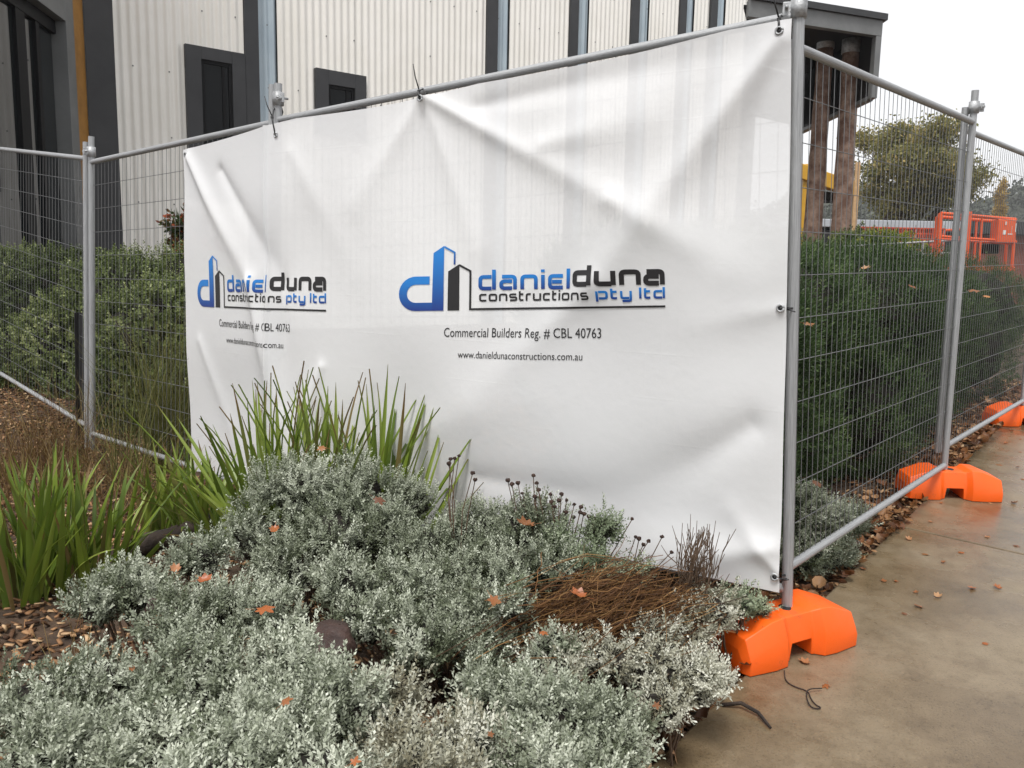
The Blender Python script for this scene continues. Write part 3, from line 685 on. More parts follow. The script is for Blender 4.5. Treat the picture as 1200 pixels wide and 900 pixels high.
def b_pos(u, z, extra=0.0):
    u = np.asarray(u, float); z = np.asarray(z, float)
    k = sst(-.05, .05, u)[..., None]
    pl = np.array(CX)[None] + np.minimum(u, 0)[..., None] * np.array(dDC) + np.maximum(u, 0)[..., None] * np.array(dCA)
    n = norm(np.array(nDC) * (1 - k) + np.array(nCA) * k)
    lean = (np.array(A_b) - np.array(A_t))
    p = pl + n * (BO + disp(u, z) + .012 + extra)[..., None]
    p[..., 2] = z
    return p
NU, NV = 560, 220
tt = np.linspace(0, 1, NV + 1)
ueL = uTL + (uBL - uTL) * tt; ueR = uTR + (uBR - uTR) * tt
ss = np.linspace(0, 1, NU + 1)
topk = np.interp(ss, [0, (uT1 - uTL) / (uTR - uTL), (uT2 - uTL) / (uTR - uTL), 1], [zTL, zT1, zT2, zTR])
botk = np.interp(ss, [0, (uB1 - uBL) / (uBR - uBL), (uB2 - uBL) / (uBR - uBL), 1], [zBL, zB1, zB2 + .02, zBR])
topk = topk - .012 * np.abs(np.sin(ss * math.pi * 3.2)) ; botk = botk + .010 * np.sin(ss * 17) 
UU = ueL[:, None] + (ueR - ueL)[:, None] * ss[None]; ZZ = topk[None] + (botk - topk)[None] * tt[:, None]
BP = b_pos(UU, ZZ)
qi = (np.arange(NV)[:, None] * (NU + 1) + np.arange(NU)[None]).ravel()
bmx = mesh_np('sheet', BP.reshape(-1, 3), np.stack([qi, qi + NU + 1, qi + NU + 2, qi + 1], 1), {'bu': UU.ravel(), 'bz': ZZ.ravel()}, smooth=True)
def banner_mat():
    M = bpy.data.materials.new('mesh_banner_fabric'); M.use_nodes = True; nt = M.node_tree; b = nt.nodes['Principled BSDF']; L = nt.links.new
    b.inputs['Base Color'].default_value = (.82, .825, .835, 1); b.inputs['Roughness'].default_value = .42; b.inputs['Specular IOR Level'].default_value = .4
    tc = nt.nodes.new('ShaderNodeTexCoord'); nz = nt.nodes.new('ShaderNodeTexNoise'); nz.inputs['Scale'].default_value = 26; nz.inputs['Detail'].default_value = 6
    L(tc.outputs['Object'], nz.inputs['Vector']); bp = nt.nodes.new('ShaderNodeBump'); bp.inputs['Strength'].default_value = .18; bp.inputs['Distance'].default_value = .006
    def mth(op, a, bb=None, c=None):
        n = nt.nodes.new('ShaderNodeMath'); n.operation = op
        for i, v in enumerate((a, bb, c)):
            if v is None: continue
            if isinstance(v, (int, float)): n.inputs[i].default_value = v
            else: L(v, n.inputs[i])
        return n.outputs[0]
    def lines(attr, pitch, wd):
        a = nt.nodes.new('ShaderNodeAttribute'); a.attribute_name = attr
        k = mth('PINGPONG', mth('MULTIPLY', a.outputs['Fac'], 1 / pitch), .5)
        return mth('SUBTRACT', 1, mth('MINIMUM', mth('DIVIDE', k, wd), 1))
    msk = nt.nodes.new('ShaderNodeTexNoise'); msk.inputs['Scale'].default_value = 2.2; L(tc.outputs['Object'], msk.inputs['Vector'])
    mk = nt.nodes.new('ShaderNodeMapRange'); mk.inputs['From Min'].default_value = .45; mk.inputs['From Max'].default_value = .62; L(msk.outputs['Fac'], mk.inputs[0])
    hgt = mth('MULTIPLY', mth('MAXIMUM', lines('bu', .061, .07), lines('bz', .163, .03)), mk.outputs[0])
    L(mth('MULTIPLY_ADD', hgt, .16, nz.outputs['Fac']), bp.inputs['Height']); L(bp.outputs[0], b.inputs['Normal'])
    tr = nt.nodes.new('ShaderNodeBsdfTranslucent'); tr.inputs[0].default_value = (.7, .7, .7, 1)
    m1 = nt.nodes.new('ShaderNodeMixShader'); m1.inputs[0].default_value = .14; L(b.outputs[0], m1.inputs[1]); L(tr.outputs[0], m1.inputs[2])
    tp = nt.nodes.new('ShaderNodeBsdfTransparent'); m2 = nt.nodes.new('ShaderNodeMixShader'); m2.inputs[0].default_value = .13
    L(m1.outputs[0], m2.inputs[1]); L(tp.outputs[0], m2.inputs[2]); L(m2.outputs[0], nt.nodes['Material Output'].inputs[0])
    return M
ban = thing('banner', b_pos(np.array([.8]), np.array([.2]))[0].tolist(), 'large white mesh banner with blue and black builder lettering tied to the fence', 'banner')
sheet = put('sheet', bmx, ban, banner_mat())

# ---- printed lettering: flat shapes cut along a fine grid and laid on the cloth
def blue_ink():
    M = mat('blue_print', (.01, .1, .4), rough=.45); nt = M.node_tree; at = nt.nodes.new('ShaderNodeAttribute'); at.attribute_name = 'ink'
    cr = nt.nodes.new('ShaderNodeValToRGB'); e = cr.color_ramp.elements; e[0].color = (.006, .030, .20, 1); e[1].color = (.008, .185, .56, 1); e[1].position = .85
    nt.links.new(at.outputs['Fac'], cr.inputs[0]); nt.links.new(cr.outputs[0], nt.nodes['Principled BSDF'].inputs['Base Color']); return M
BLUEP = blue_ink()
BLACKP = mat('black_print', (.012, .011, .012), rough=.45)
def lay(name, polys, matp, parent, extra=.002, step=.022):
    """polys: list of (verts2d (u,z) list, faces, lift)"""
    bm = bmesh.new(); lay_l = bm.verts.layers.float.new('lift')
    for vs, fs, lift in polys:
        bv = []
        for u, z in vs:
            v = bm.verts.new((u, z, 0)); v[lay_l] = lift; bv.append(v)
        for f in fs:
            try: bm.faces.new([bv[i] for i in f])
            except ValueError: pass
    us = [v.co.x for v in bm.verts]; zs = [v.co.y for v in bm.verts]
    for ax, lo, hi in ((0, min(us), max(us)), (1, min(zs), max(zs))):
        x = lo + step
        while x < hi:
            co = (x, 0, 0) if ax == 0 else (0, x, 0); no = (1, 0, 0) if ax == 0 else (0, 1, 0)
            bmesh.ops.bisect_plane(bm, geom=bm.verts[:] + bm.edges[:] + bm.faces[:], plane_co=co, plane_no=no, dist=1e-6); x += step
    bmesh.ops.triangulate(bm, faces=[f for f in bm.faces if len(f.verts) > 4])
    bm.verts.ensure_lookup_table()
    U = np.array([v.co.x for v in bm.verts]); Z = np.array([v.co.y for v in bm.verts])
    # the cut vertices take the lift of a neighbour
    LF = np.array([v[lay_l] for v in bm.verts])
    P = b_pos(U, Z, extra + LF)
    for v, p in zip(bm.verts, P): v.co = p
    n0 = nCA
    for f in bm.faces:
        f.smooth = True
        f.normal_update()
        if f.normal.dot(n0) < 0: f.normal_flip()
    me = bpy.data.meshes.new(name); bm.to_mesh(me); bm.free()
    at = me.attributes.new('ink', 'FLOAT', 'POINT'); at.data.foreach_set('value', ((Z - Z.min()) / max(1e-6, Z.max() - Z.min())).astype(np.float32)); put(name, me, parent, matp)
def arc(c, r, a0, a1, n=7): return [(c[0] + r * math.cos(R(a0 + (a1 - a0) * i / n)), c[1] + r * math.sin(R(a0 + (a1 - a0) * i / n))) for i in range(n + 1)]
def rpoly(pts, r=.27):
    """round inner corners of a polyline"""
    out = [pts[0]]
    for i in range(1, len(pts) - 1):
        p, c, q = (Vector(pts[i - 1]), Vector(pts[i]), Vector(pts[i + 1])); a = (p - c); b = (q - c)
        rr = min(r, a.length * .45, b.length * .45); s = c + a.normalized() * rr; e = c + b.normalized() * rr
        for k in range(6):
            t = k / 5; out.append(tuple(s * (1 - t) ** 2 + c * 2 * t * (1 - t) + e * t * t))
    out.append(pts[-1]); return out
def stroke(pts, tx, ty=None):
    """ribbon along a polyline -> verts, faces; tx horizontal-ish thickness"""
    ps = [Vector(p) for p in pts]; n = len(ps); L = []; Rr = []
    for i in range(n):
        d1 = (ps[i] - ps[i - 1]).normalized() if i > 0 else None; d2 = (ps[i + 1] - ps[i]).normalized() if i < n - 1 else None
        d = ((d1 or d2) + (d2 or d1)).normalized(); nn = Vector((-d.y, d.x)); ref = d2 or d1; rn = Vector((-ref.y, ref.x))
        k = 1 / max(.5, nn.dot(rn)); L.append(ps[i] + nn * tx / 2 * k); Rr.append(ps[i] - nn * tx / 2 * k)
    vs = [tuple(p) for p in L + Rr]; fs = [(i, i + 1, n + i + 1, n + i) for i in range(n - 1)]
    return vs, fs
def glyph(ch):
    S = {
     'd': ([[(.82, 1), (0, 1), (0, 0), (.82, 0)], [(1, 1.62), (1, -.11)]], 1),
     'a': ([[(.06, 1), (1, 1), (1, -.11)], [(.80, .6), (0, .6), (0, 0), (.80, 0)]], 1),
     'n': ([[(0, -.11), (0, 1.0), (1, 1), (1, -.11)]], 1), 'i': ([[(0, -.11), (0, 1.11)], [(0, 1.34), (0, 1.58)]], 0), 'l': ([[(0, -.11), (0, 1.62)]], 0),
     'e': ([[(1, 0), (0, 0), (0, 1), (1, 1)], [(.17, .5), (.92, .5)]], .9), 'u': ([[(0, 1.11), (0, 0), (.83, 0)], [(1, 1.11), (1, -.11)]], 1),
     'c': ([[(.95, 0), (0, 0), (0, 1), (.95, 1)]], .9), 'o': ([[(.5, 0), (0, 0), (0, 1), (1, 1), (1, 0), (.5, 0)]], 1),
     's': ([[(0, 0), (.95, 0), (.95, .5), (0, .5), (0, 1), (.92, 1)]], .92), 't': ([[(0, 1.5), (0, 0), (.55, 0)], [(.1, 1), (.55, 1)]], .5),
     'r': ([[(0, -.11), (0, 1.0), (.62, 1)]], .55), 'p': ([[(.18, 1), (1, 1), (1, 0), (.18, 0)], [(0, 1.11), (0, -.5)]], 1),
     'y': ([[(0, 1.11), (0, 0), (.83, 0)], [(1, 1.11), (1, -.45), (.1, -.45)]], 1)}
    return S[ch]
def word(txt, x0, x1, base, xh, th=.23, gap=.42, wide=1.0):
    """polygons for a word fitted between x0 and x1 on the baseline (logo units, y up)"""
    adv = 0; lay_ = []
    for ch in txt:
        if ch == ' ': adv += .5; continue
        st_, w_ = glyph(ch); lay_.append((st_, adv)); adv += w_ * wide + gap
    tot = adv - gap + th; sx = (x1 - x0) / tot; polys = []
    for st_, a in lay_:
        for k, pl in enumerate(st_):
            r = rpoly([(p[0] * wide, p[1]) for p in pl]) if len(pl) > 2 else pl
            # stroke in (x / sx-scaled) space so that thickness stays even
            q = [((p[0] + a + th / 2) * sx, base + th * .5 * xh + p[1] * (xh * (1 - th))) for p in r]
            q = [(x0 + x, y) for x, y in q]
            v, f = stroke(q, th * min(sx, xh)); cur = polys[-1] if k else polys.append([]) or polys[-1]; cur.append((v, f, .0006 * k))
    return polys
# logo drawn in its own units, x to the right, y up (origin at the left of the underline)
def logo(to_uv, parent):
    def T(polys): return [([to_uv(x, y) for x, y in v], f, l) for v, f, l in polys]
    def emit(items, m):
        for it in items:
            if isinstance(it, list): lay('letter', T(it), m, parent)
            else: lay('emblem_stroke', T([it]), m, parent)
    bowl_c = arc((150, 67), 50, 90, 270, 14)
    bl = []
    v, f = stroke([(205, 118), (150, 118)] + arc((152, 67), 51, 90, 270, 14)[1:] + [(222, 16)], 32); bl.append((v, f, 0))
    bl.append(([(217, 0), (262, 0), (258, 252), (217, 224)], [(0, 1, 2, 3)], .0006))
    v, f = stroke([(259, 248), (301, 225), (301, 178)], 7); bl.append((v, f, .0012))
    bl += word('daniel', 395, 757, 75, 62, .275, .52, 1.0)
    bl += word('pty ltd', 862, 1130, 34, 34, .27, .52)
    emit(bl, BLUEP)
    bk = [([(277, 0), (322, 0), (320, 180), (276, 152)], [(0, 1, 2, 3)], 0)]
    v, f = stroke([(320, 176), (364, 152), (364, 4), (1130, 4)], 8); bk.append((v, f, .0006))
    bk += word('duna', 768, 1130, 84, 66, .315, .46, 1.05)
    bk += word('constructions', 398, 834, 32, 32, .28, .54)
    emit(bk, BLACKP)
def zoomed(zx, yy):   # logo units -> picture -> banner, for the main logo
    px = 447.5 + zx / 3.3333 * .987; py = 270 + (312 - yy - (zx - 300) * .0145) / 3.3333
    return b_hit(px, py)
logo(zoomed, sheet)
u0, z0 = b_hit(238, 359); u1, z1 = b_hit(385, 365); zt0 = b_hit(252, 300)[1]
def second(zx, yy):
    u = u0 + (u1 - u0) * (zx - 93) / (1130 - 93); return u, z0 + (z1 - z0) * (zx - 93) / 1037 + (zt0 - z0) * yy / 252
logo(second, sheet)
def bfont(txt, quad, name, parent):
    """text fitted to picture corners: (x_left, baseline_left, x_right, baseline_right, cap height)"""
    cu = bpy.data.curves.new('tmp_text', 'FONT'); cu.body = txt; cu.resolution_u = 3; o = bpy.data.objects.new('tmp_text', cu); COL.objects.link(o)
    bpy.context.view_layer.update(); me = bpy.data.meshes.new_from_object(o.evaluated_get(bpy.context.evaluated_depsgraph_get()))
    bpy.data.objects.remove(o); bpy.data.curves.remove(cu)
    xl, bl_, xr, br, ch = quad; xs_ = [v.co.x for v in me.vertices]; a, b = min(xs_), max(xs_); caph = .73
    ua, za = b_hit(xl, bl_); ub, zb = b_hit(xr, br); zc = b_hit(xl, bl_ - ch)[1] - za
    vs = []
    for v in me.vertices:
        t = (v.co.x - a) / (b - a); vs.append((ua + (ub - ua) * t, za + (zb - za) * t + zc * v.co.y / caph))
    fs = [tuple(p.vertices) for p in me.polygons]; bpy.data.meshes.remove(me)
    lay(name, [(vs, fs, 0)], BLACKP, parent, .002, .03)
bfont('Commercial Builders Reg. # CBL 40763', (526, 394, 706, 396, 11), 'licence_line', sheet)
bfont('www.danieldunaconstructions.com.au', (542, 418.5, 684, 422, 8.5), 'web_address', sheet)
bfont('Commercial Builders Reg. # CBL 40763', (263, 382, 342, 389, 9), 'licence_line', sheet)
bfont('www.danieldunaconstructions.com.au', (271, 401, 334, 408, 7), 'web_address', sheet)
# eyelets and hem
for px, py in ((916, 39), (499, 117), (916, 361), (911, 672), (322, 158), (223, 182)):
    u, z = b_hit(px, py); p = Vector(b_pos(np.array([u]), np.array([z]), .003)[0]); nn = nCA if px > 326 else nDC
    ex = Vector((0, 0, 1)).cross(nn).normalized(); pts = [p + (ex * math.cos(k * math.pi / 6) + Vector((0, 0, 1)) * math.sin(k * math.pi / 6)) * .011 for k in range(13)]
    put('eyelet', tube_mesh('eyelet', pts, .004, 6), sheet, GALV)
    put('eyelet_hole', tube_mesh('eyelet_hole', [p - nn * .002, p + nn * .001], .009, 12), sheet, BLACK)
# black cable ties
def tie(px, py, post, rail_pt, tail, label):
    u, z = b_hit(px, py); p = Vector(b_pos(np.array([u]), np.array([z]), .006)[0]); rp = Vector(rail_pt)
    t = thing('cable_tie', p, label, 'cable tie', 'black cable ties holding the banner'); n_ = nCA * .03
    top = rp + (rp - p).normalized() * .028
    loop = [p, p.lerp(rp, .6) + n_, rp + n_ * .9, top + n_ * .4, top - n_ * .6, rp - n_, p.lerp(rp, .5) - n_ * .6]
    put('strap', tube_mesh('strap', loop, .0036, 6), t, BLACK)
    put('tail', tube_mesh('tail', [p.lerp(rp, .7) + n_, p.lerp(rp, .7) + n_ * 1.3 + tail * .5, p.lerp(rp, .7) + n_ * 1.2 + tail], [.003, .0026, .0018], 6), t, BLACK)
    hp = p.lerp(rp, .65) + n_; put('head', box_mesh('head', hp - Vector((.006, .005, .006)), (.012, 0, 0), (0, .01, 0), (0, 0, .012), .002), t, BLACK)
railA, railC = on(A_t, A_b, 18), on(C_t, C_b, 141)
def rail_at(px):
    k = (px - proj(railC)[0]) / (proj(railA)[0] - proj(railC)[0])
    for _ in range(8): k += (px - proj(railC.lerp(railA, k))[0]) / (proj(railA)[0] - proj(railC)[0])
    return railC.lerp(railA, k)
tie(499, 115, None, rail_at(499), Vector((-.02, -.02, .10)), 'black cable tie on the top rail with upright tail at banner centre')
tie(916, 37, None, rail_at(917), Vector((-.03, -.02, .07)), 'black cable tie at the banner top right corner')
tie(322, 156, None, on(C_t, C_b, 130), Vector((-.03, 0, .09)), 'black cable tie at the fold near the building window')
tie(916, 361, None, on(A_t, A_b, 361), Vector((.02, -.03, -.01)), 'black cable tie halfway up the corner post')
tie(911, 672, None, on(A_t, A_b, 676), Vector((.02, -.02, .01)), 'black cable tie near the bottom of the corner post')

# ------------------------------------------------------------------ strap-leaf clumps
STRAP = objrand_leafmat('strap_leaf', [(.09, .145, .02), (.15, .22, .025), (.21, .29, .035), (.30, .37, .07), (.17, .24, .03), (.12, .19, .03), (.22, .15, .06)], .38, .2, True)
def blade_mesh(bend, k):
    V = []; F = []; n = 9
    x = z = 0.0; a = 0.0
    for i in range(n + 1):
        t = i / n; wd = .5 * (.75 + .5 * math.sin(min(t * 2.2, 1.57))) * (1 - t ** 3.2) + .02
        tw = k * t
        V += [(x - .0, -wd * math.cos(tw), z + 0), (x + .18 * (1 - t) * .02, 0, z), (x - .0, wd * math.cos(tw), z)]
        V[-2] = (x + .006, 0, z - .0)
        a = bend * (t ** 1.6); x += math.sin(a) / n; z += math.cos(a) / n
    for i in range(n):
        b = i * 3; F += [(b, b + 1, b + 4, b + 3), (b + 1, b + 2, b + 5, b + 4)]
    me = mesh_py('blade', V, F, True); me.materials.append(STRAP); return me
BL = [blade_mesh(b, k) for b, k in ((.15, .2), (.4, -.3), (.7, .3), (1.0, -.2), (1.5, .4), (2.2, .2))]
def strap_clump(px, Y, n, ln, lean, spread, label, wd=.02, r=.07, bias=0.0, maxb=5):
    p = atY(px, 500, Y); p.z = float(gz(p.x, p.y)) - .01
    t = thing('strap_leaf_clump', p, label, 'grass clump', 'green strap-leaved clumps')
    for i in range(n):
        az = random.uniform(0, 2 * math.pi); rr = r * math.sqrt(random.random())
        tl = abs(random.gauss(0, spread)) ; L = ln * random.uniform(.55, 1.12)
        q = p + Vector((math.cos(az) * rr, math.sin(az) * rr, 0))
        az2 = az + random.gauss(0, .5)
        Mx = Matrix.Translation(q) @ Matrix.Rotation(bias, 4, 'Y') @ Matrix.Rotation(az2, 4, 'Z') @ Matrix.Rotation(min(tl, 1.2), 4, 'Y') @ Matrix.Rotation(random.uniform(-.9, .9), 4, 'Z') @ Matrix.Diagonal((L, wd * random.uniform(.85, 1.45), L, 1))
        put('blade', BL[min(maxb, int(abs(random.gauss(0, 1.5))))], t, None, Mx)
strap_clump(318, 3.4, 70, .82, 0, .30, 'tall strap-leaf clump against the banner below the second logo', .017, .09, -.12)
strap_clump(378, 3.42, 64, .82, 0, .22, 'tall strap-leaf clump at the middle of the silver mound top', .018, .08)
strap_clump(440, 3.4, 50, .82, 0, .24, 'tall strap-leaf clump at the right end of the silver mound top', .017, .08, .10)
strap_clump(470, 3.3, 8, .72, 0, .35, 'sparse strap-leaf tuft leaning right before the banner', .016, .04, .22)
strap_clump(5, 2.95, 60, .54, 0, .30, 'dense strap-leaf clump cut by the left picture edge', .018, .1)
strap_clump(50, 3.05, 60, .54, 0, .32, 'dense strap-leaf clump second from the left picture edge', .018, .1)
strap_clump(105, 3.1, 46, .50, 0, .40, 'strap-leaf clump right of the dense left ones above the bare mulch', .016, .1, .1)
strap_clump(180, 3.75, 34, .44, 0, .45, 'low strap-leaf clump before the left fence bottom rail', .016, .09, .1)
strap_clump(228, 3.7, 40, .46, 0, .42, 'low strap-leaf clump at the banner lower left corner', .015, .09)
strap_clump(270, 3.6, 40, .48, 0, .45, 'low strap-leaf clump between banner corner and silver mound', .015, .09, -.1)
# ------------------------------------------------------------------ rushes, dead stems
def rush(name, label, cat, px, Y, n, ln, spread, mats, r=.16, wd=.0035, droop=.8, bias=(0, 0), z0=0, grp=None, part='stalks', base=None):
    p = base or atY(px, 500, Y); 
    if base is None: p.z = float(gz(p.x, p.y)) - .02
    t = thing(name, p, label, cat, grp)
    N = 7; az = RNG.uniform(0, 6.283, n); tl = np.abs(RNG.normal(0, spread, n)); L = ln * RNG.uniform(.45, 1.1, n)
    rr = r * np.sqrt(RNG.random(n)); a2 = RNG.uniform(0, 6.283, n)
    bx = np.array(p)[None] + np.stack([rr * np.cos(a2), rr * np.sin(a2), np.zeros(n)], 1)
    vs = np.zeros((n, N + 1, 2, 3)); pos = bx.copy()
    dr = droop * RNG.uniform(.2, 1.2, n)
    side = np.stack([-np.sin(az), np.cos(az), np.zeros(n)], 1)
    # blades face the open side of the bed
    tw = RNG.uniform(-1, 1, (n, 1)); side = norm(side + tw * np.stack([np.cos(az), np.sin(az), np.zeros(n)], 1))
    for i in range(N + 1):
        s = i / N; w_ = wd * (1 - .75 * s)
        vs[:, i, 0] = pos - side * w_ / 2; vs[:, i, 1] = pos + side * w_ / 2
        an = tl + dr * s ** 1.5
        d = np.stack([np.sin(an) * np.cos(az) + bias[0] * 1.0, np.sin(an) * np.sin(az) + bias[1], np.cos(an)], 1)
        pos = pos + norm(d) * (L / N)[:, None]
    V = vs.reshape(-1, 3); b = (np.arange(n)[:, None] * (N + 1) + np.arange(N)[None]).ravel() * 2
    Q = np.stack([b, b + 1, b + 3, b + 2], 1); tint = np.repeat(RNG.random(n), (N + 1) * 2)
    put(part, mesh_np(part, V, Q, {'tint': tint}), t, mats)
    return t
RUSTY = leafmat('rusty_rush', [(0, (.05, .028, .012)), (.4, (.12, .06, .022)), (.75, (.17, .11, .035)), (1, (.26, .20, .08))], .2, .6)
OLRUSH = leafmat('olive_rush', [(0, (.05, .05, .015)), (.5, (.11, .12, .03)), (1, (.22, .20, .07))], .2, .6)
rush('rush_tuft', 'rusty brown rush tuft on the left fence bottom rail', 'grass tuft', 45, 4.9, 650, .62, .5, RUSTY, .3, grp='rush tufts')
rush('rush_tuft', 'low brown rush tuft below the left fence joint', 'grass tuft', 110, 4.5, 420, .42, .6, RUSTY, .28, grp='rush tufts')
rush('rush_tuft', 'brown rush tuft at the left edge above the strap leaves', 'grass tuft', -5, 4.2, 450, .42, .55, RUSTY, .3, grp='rush tufts')
rush('rush_tuft', 'tall olive rush tuft hugging the banner left edge', 'grass tuft', 195, 5.0, 420, 1.05, .22, OLRUSH, .14, .0045, .5, grp='rush tufts')
rush('rush_tuft', 'thin arching olive rush tuft in front of the left panel', 'grass tuft', 150, 4.55, 130, .85, .5, OLRUSH, .1, .004, 1.0, grp='rush tufts')
rush('rush_tuft', 'reddish rush tuft between strap leaves and fence', 'grass tuft', 165, 4.1, 260, .40, .55, RUSTY, .25, grp='rush tufts')
rush('rush_tuft', 'dry straw tuft beside the lower left silver shrub', 'grass tuft', 95, 2.05, 70, .3, .25, RUSTY, .04, .004, .3, grp='rush tufts', base=atY(92, 860, 2.02))
DEADM = leafmat('dead_stem', [(0, (.025, .010, .004)), (.4, (.075, .032, .010)), (.75, (.15, .07, .022)), (1, (.28, .16, .06))], .05, .7)
def dead_mat():
    """a flattened swathe of dead stems lying across the bed"""
    A0 = atY(790, 700, 2.48); t = thing('dead_stem_mat', atY(700, 720, 2.35), 'flattened mat of brown dead stems left of the near orange foot', 'dead stems')
    n = 1900; st_ = RNG.random(n)
    starts = np.array([tuple(atY(745 + RNG.normal(0, 34), 664 + RNG.normal(0, 20), 2.52 + RNG.normal(0, .05))) for _ in range(n)])
    ends = np.array([tuple(atY(632 + RNG.normal(0, 42), 735 + RNG.normal(0, 26), 2.22 + RNG.normal(0, .05))) for _ in range(n)])
    k = n // 3
    starts[:k] = np.array([tuple(atY(800 + RNG.normal(0, 25), 680 + RNG.normal(0, 16), 2.52 + RNG.normal(0, .04))) for _ in range(k)])
    ends[:k] = np.array([tuple(atY(690 + RNG.normal(0, 30), 735 + RNG.normal(0, 16), 2.30 + RNG.normal(0, .04))) for _ in range(k)])
    j = RNG.random(n) < .22; starts[j] += RNG.normal(0, .06, (j.sum(), 3)) * np.array([1, 1, .3]); ends[j] += RNG.normal(0, .10, (j.sum(), 3)) * np.array([1, 1, .3])
    cut = RNG.uniform(.35, 1, (n, 1)); ends = starts * (1 - cut) + ends * cut; sh = RNG.uniform(0, 1, (n, 1)) * (1 - cut) * (ends - starts); starts = starts + sh; ends = ends + sh
    N = 8; s = np.linspace(0, 1, N + 1)[None, :, None]; bow = np.sin(s * math.pi) * RNG.normal(0, .022, (n, 1, 3)); sag = (np.sin(s * math.pi) * RNG.uniform(-.02, .03, (n, 1, 1)))
    P = starts[:, None] * (1 - s) + ends[:, None] * s; P[..., 2:] += sag; P = P + bow
    P[..., 2] -= .075; P += RNG.normal(0, .004, P.shape); side = np.array([.3, .5, .8]) + RNG.normal(0, .5, (n, 1, 3)); wdt = .0024
    vs = np.stack([P - norm(side) * wdt / 2, P + norm(side) * wdt / 2], 2).reshape(-1, 3)
    b = (np.arange(n)[:, None] * (N + 1) + np.arange(N)[None]).ravel() * 2
    put('stems', mesh_np('stems', vs, np.stack([b, b + 1, b + 3, b + 2], 1), {'tint': np.repeat(RNG.random(n), (N + 1) * 2)}), t, DEADM)
    cush = [(atY(x, y, Y) - Vector((0, -.02, .255)), .13) for x, y, Y in ((640, 720, 2.28), (690, 700, 2.38), (740, 690, 2.45), (780, 700, 2.48), (690, 735, 2.25))]
    put('base_litter', lumpy_core('base_litter', cush, .9, .8), t, STEMM)
    Pq, Dq, cq = cushions_pts([(c + Vector((0, 0, .01)), r) for c, r in cush], 900, sq=.85, lump=.2)
    put('dead_leaves', leaves_mesh('dead_leaves', Pq - Dq * .02, norm(Dq + RNG.normal(0, .5, Dq.shape)), 9, .05, .016, .005, RNG.uniform(0, .75, len(Pq))), t, DEADM)
dead_mat()
def bare_twigs(label, px0, px1, py, Y, n, ln, name='twig_bunch', z=None, sp=.16):
    p = atY((px0 + px1) / 2, py, Y); g_ = float(gz(p.x, p.y)); t = thing(name, Vector((p.x, p.y, g_)), label, 'twigs'); parts = []
    for i in range(n):
        q = atY(random.uniform(px0, px1), py, Y + random.uniform(-.05, .05)); q.z = g_ - .02 if random.random() < .3 else p.z - .12
        d = Vector((random.gauss(.1, sp), random.gauss(0, sp), 1)).normalized(); L = ln * random.uniform(.5, 1)
        pts = [q + d * (L * k / 4) + Vector((random.gauss(0, .006), random.gauss(0, .006), 0)) for k in range(5)]
        parts.append((pts, [.0022, .002, .0018, .0015, .001]))
        for k in (2, 3):
            if random.random() < .8:
                d2 = (d + Vector((random.gauss(0, .5), random.gauss(0, .5), .2))).normalized(); parts.append(([pts[k], pts[k] + d2 * .04, pts[k] + d2 * .07 + Vector((0, 0, .015))], [.002, .0016, .001]))
    out = []
    for pts, rd in parts:
        me = tube_mesh('tmp', pts, rd, 4); out.append(([v.co.copy() for v in me.vertices], [tuple(f.vertices) for f in me.polygons])); bpy.data.meshes.remove(me)
    put('twigs', join_py('twigs', out), t, STEMM)
bare_twigs('upright bunch of bare brown twigs before the banner bottom right', 795, 828, 690, 2.58, 70, .36, sp=.11)
SEED = mat('dry_seed_head', (.020, .010, .008), (.055, .028, .018), 60, .9, 0, .5, 200)
def flower_stalks(label, lst, basepx):
    Y0 = 2.86; b0 = atY(*basepx, Y0); t = thing('dried_flower_stalks', Vector((b0.x, b0.y, float(gz(b0.x, b0.y)))), label, 'dried flowers')
    out = []
    for (x, y) in lst:
        h = atY(x, y, Y0 + random.uniform(-.05, .05)); b = Vector((b0.x + (h.x - b0.x) * .35, h.y, b0.z - .2)); mid = h.lerp(b, .4) + Vector((random.uniform(-.02, .02), 0, 0))
        me = tube_mesh('tmp', [b, mid, h], [.0024, .002, .0016], 5); out.append(([v.co.copy() for v in me.vertices], [tuple(f.vertices) for f in me.polygons])); bpy.data.meshes.remove(me)
        bm = bmesh.new(); bmesh.ops.create_icosphere(bm, subdivisions=2, radius=random.uniform(.006, .0095), matrix=Matrix.Translation(h) @ Matrix.Diagonal((1, 1, .85, 1)))
        for v in bm.verts: v.co += Vector(RNG.normal(0, .0011, 3))
        me = bpy.data.meshes.new('seed_head'); bm.to_mesh(me); bm.free(); put('seed_head', me, t, SEED)
    put('stalks', join_py('stalks', out), t, STEMM)
flower_stalks('spray of round dried flower heads on brown stalks before the banner', [(595, 563), (600, 567), (607, 566), (612, 578), (614, 592), (625, 557), (629, 566), (631, 574), (627, 582), (645, 579), (658, 579), (655, 586), (664, 586), (646, 588), (640, 583), (673, 591), (681, 594), (684, 602), (690, 605), (680, 600), (672, 606), (663, 600), (741, 608), (700, 603), (650, 594), (636, 589)], (660, 640))
flower_stalks('four upright dark dried stalks beside the silver shrub top', [(528, 538), (533, 537), (538, 534), (526, 543), (554, 554), (557, 562)], (534, 600))
flower_stalks('low lying dried flower stalks right of the olive shrub', [(745, 629), (749, 631), (754, 638), (776, 629), (787, 647), (760, 634)], (715, 645))

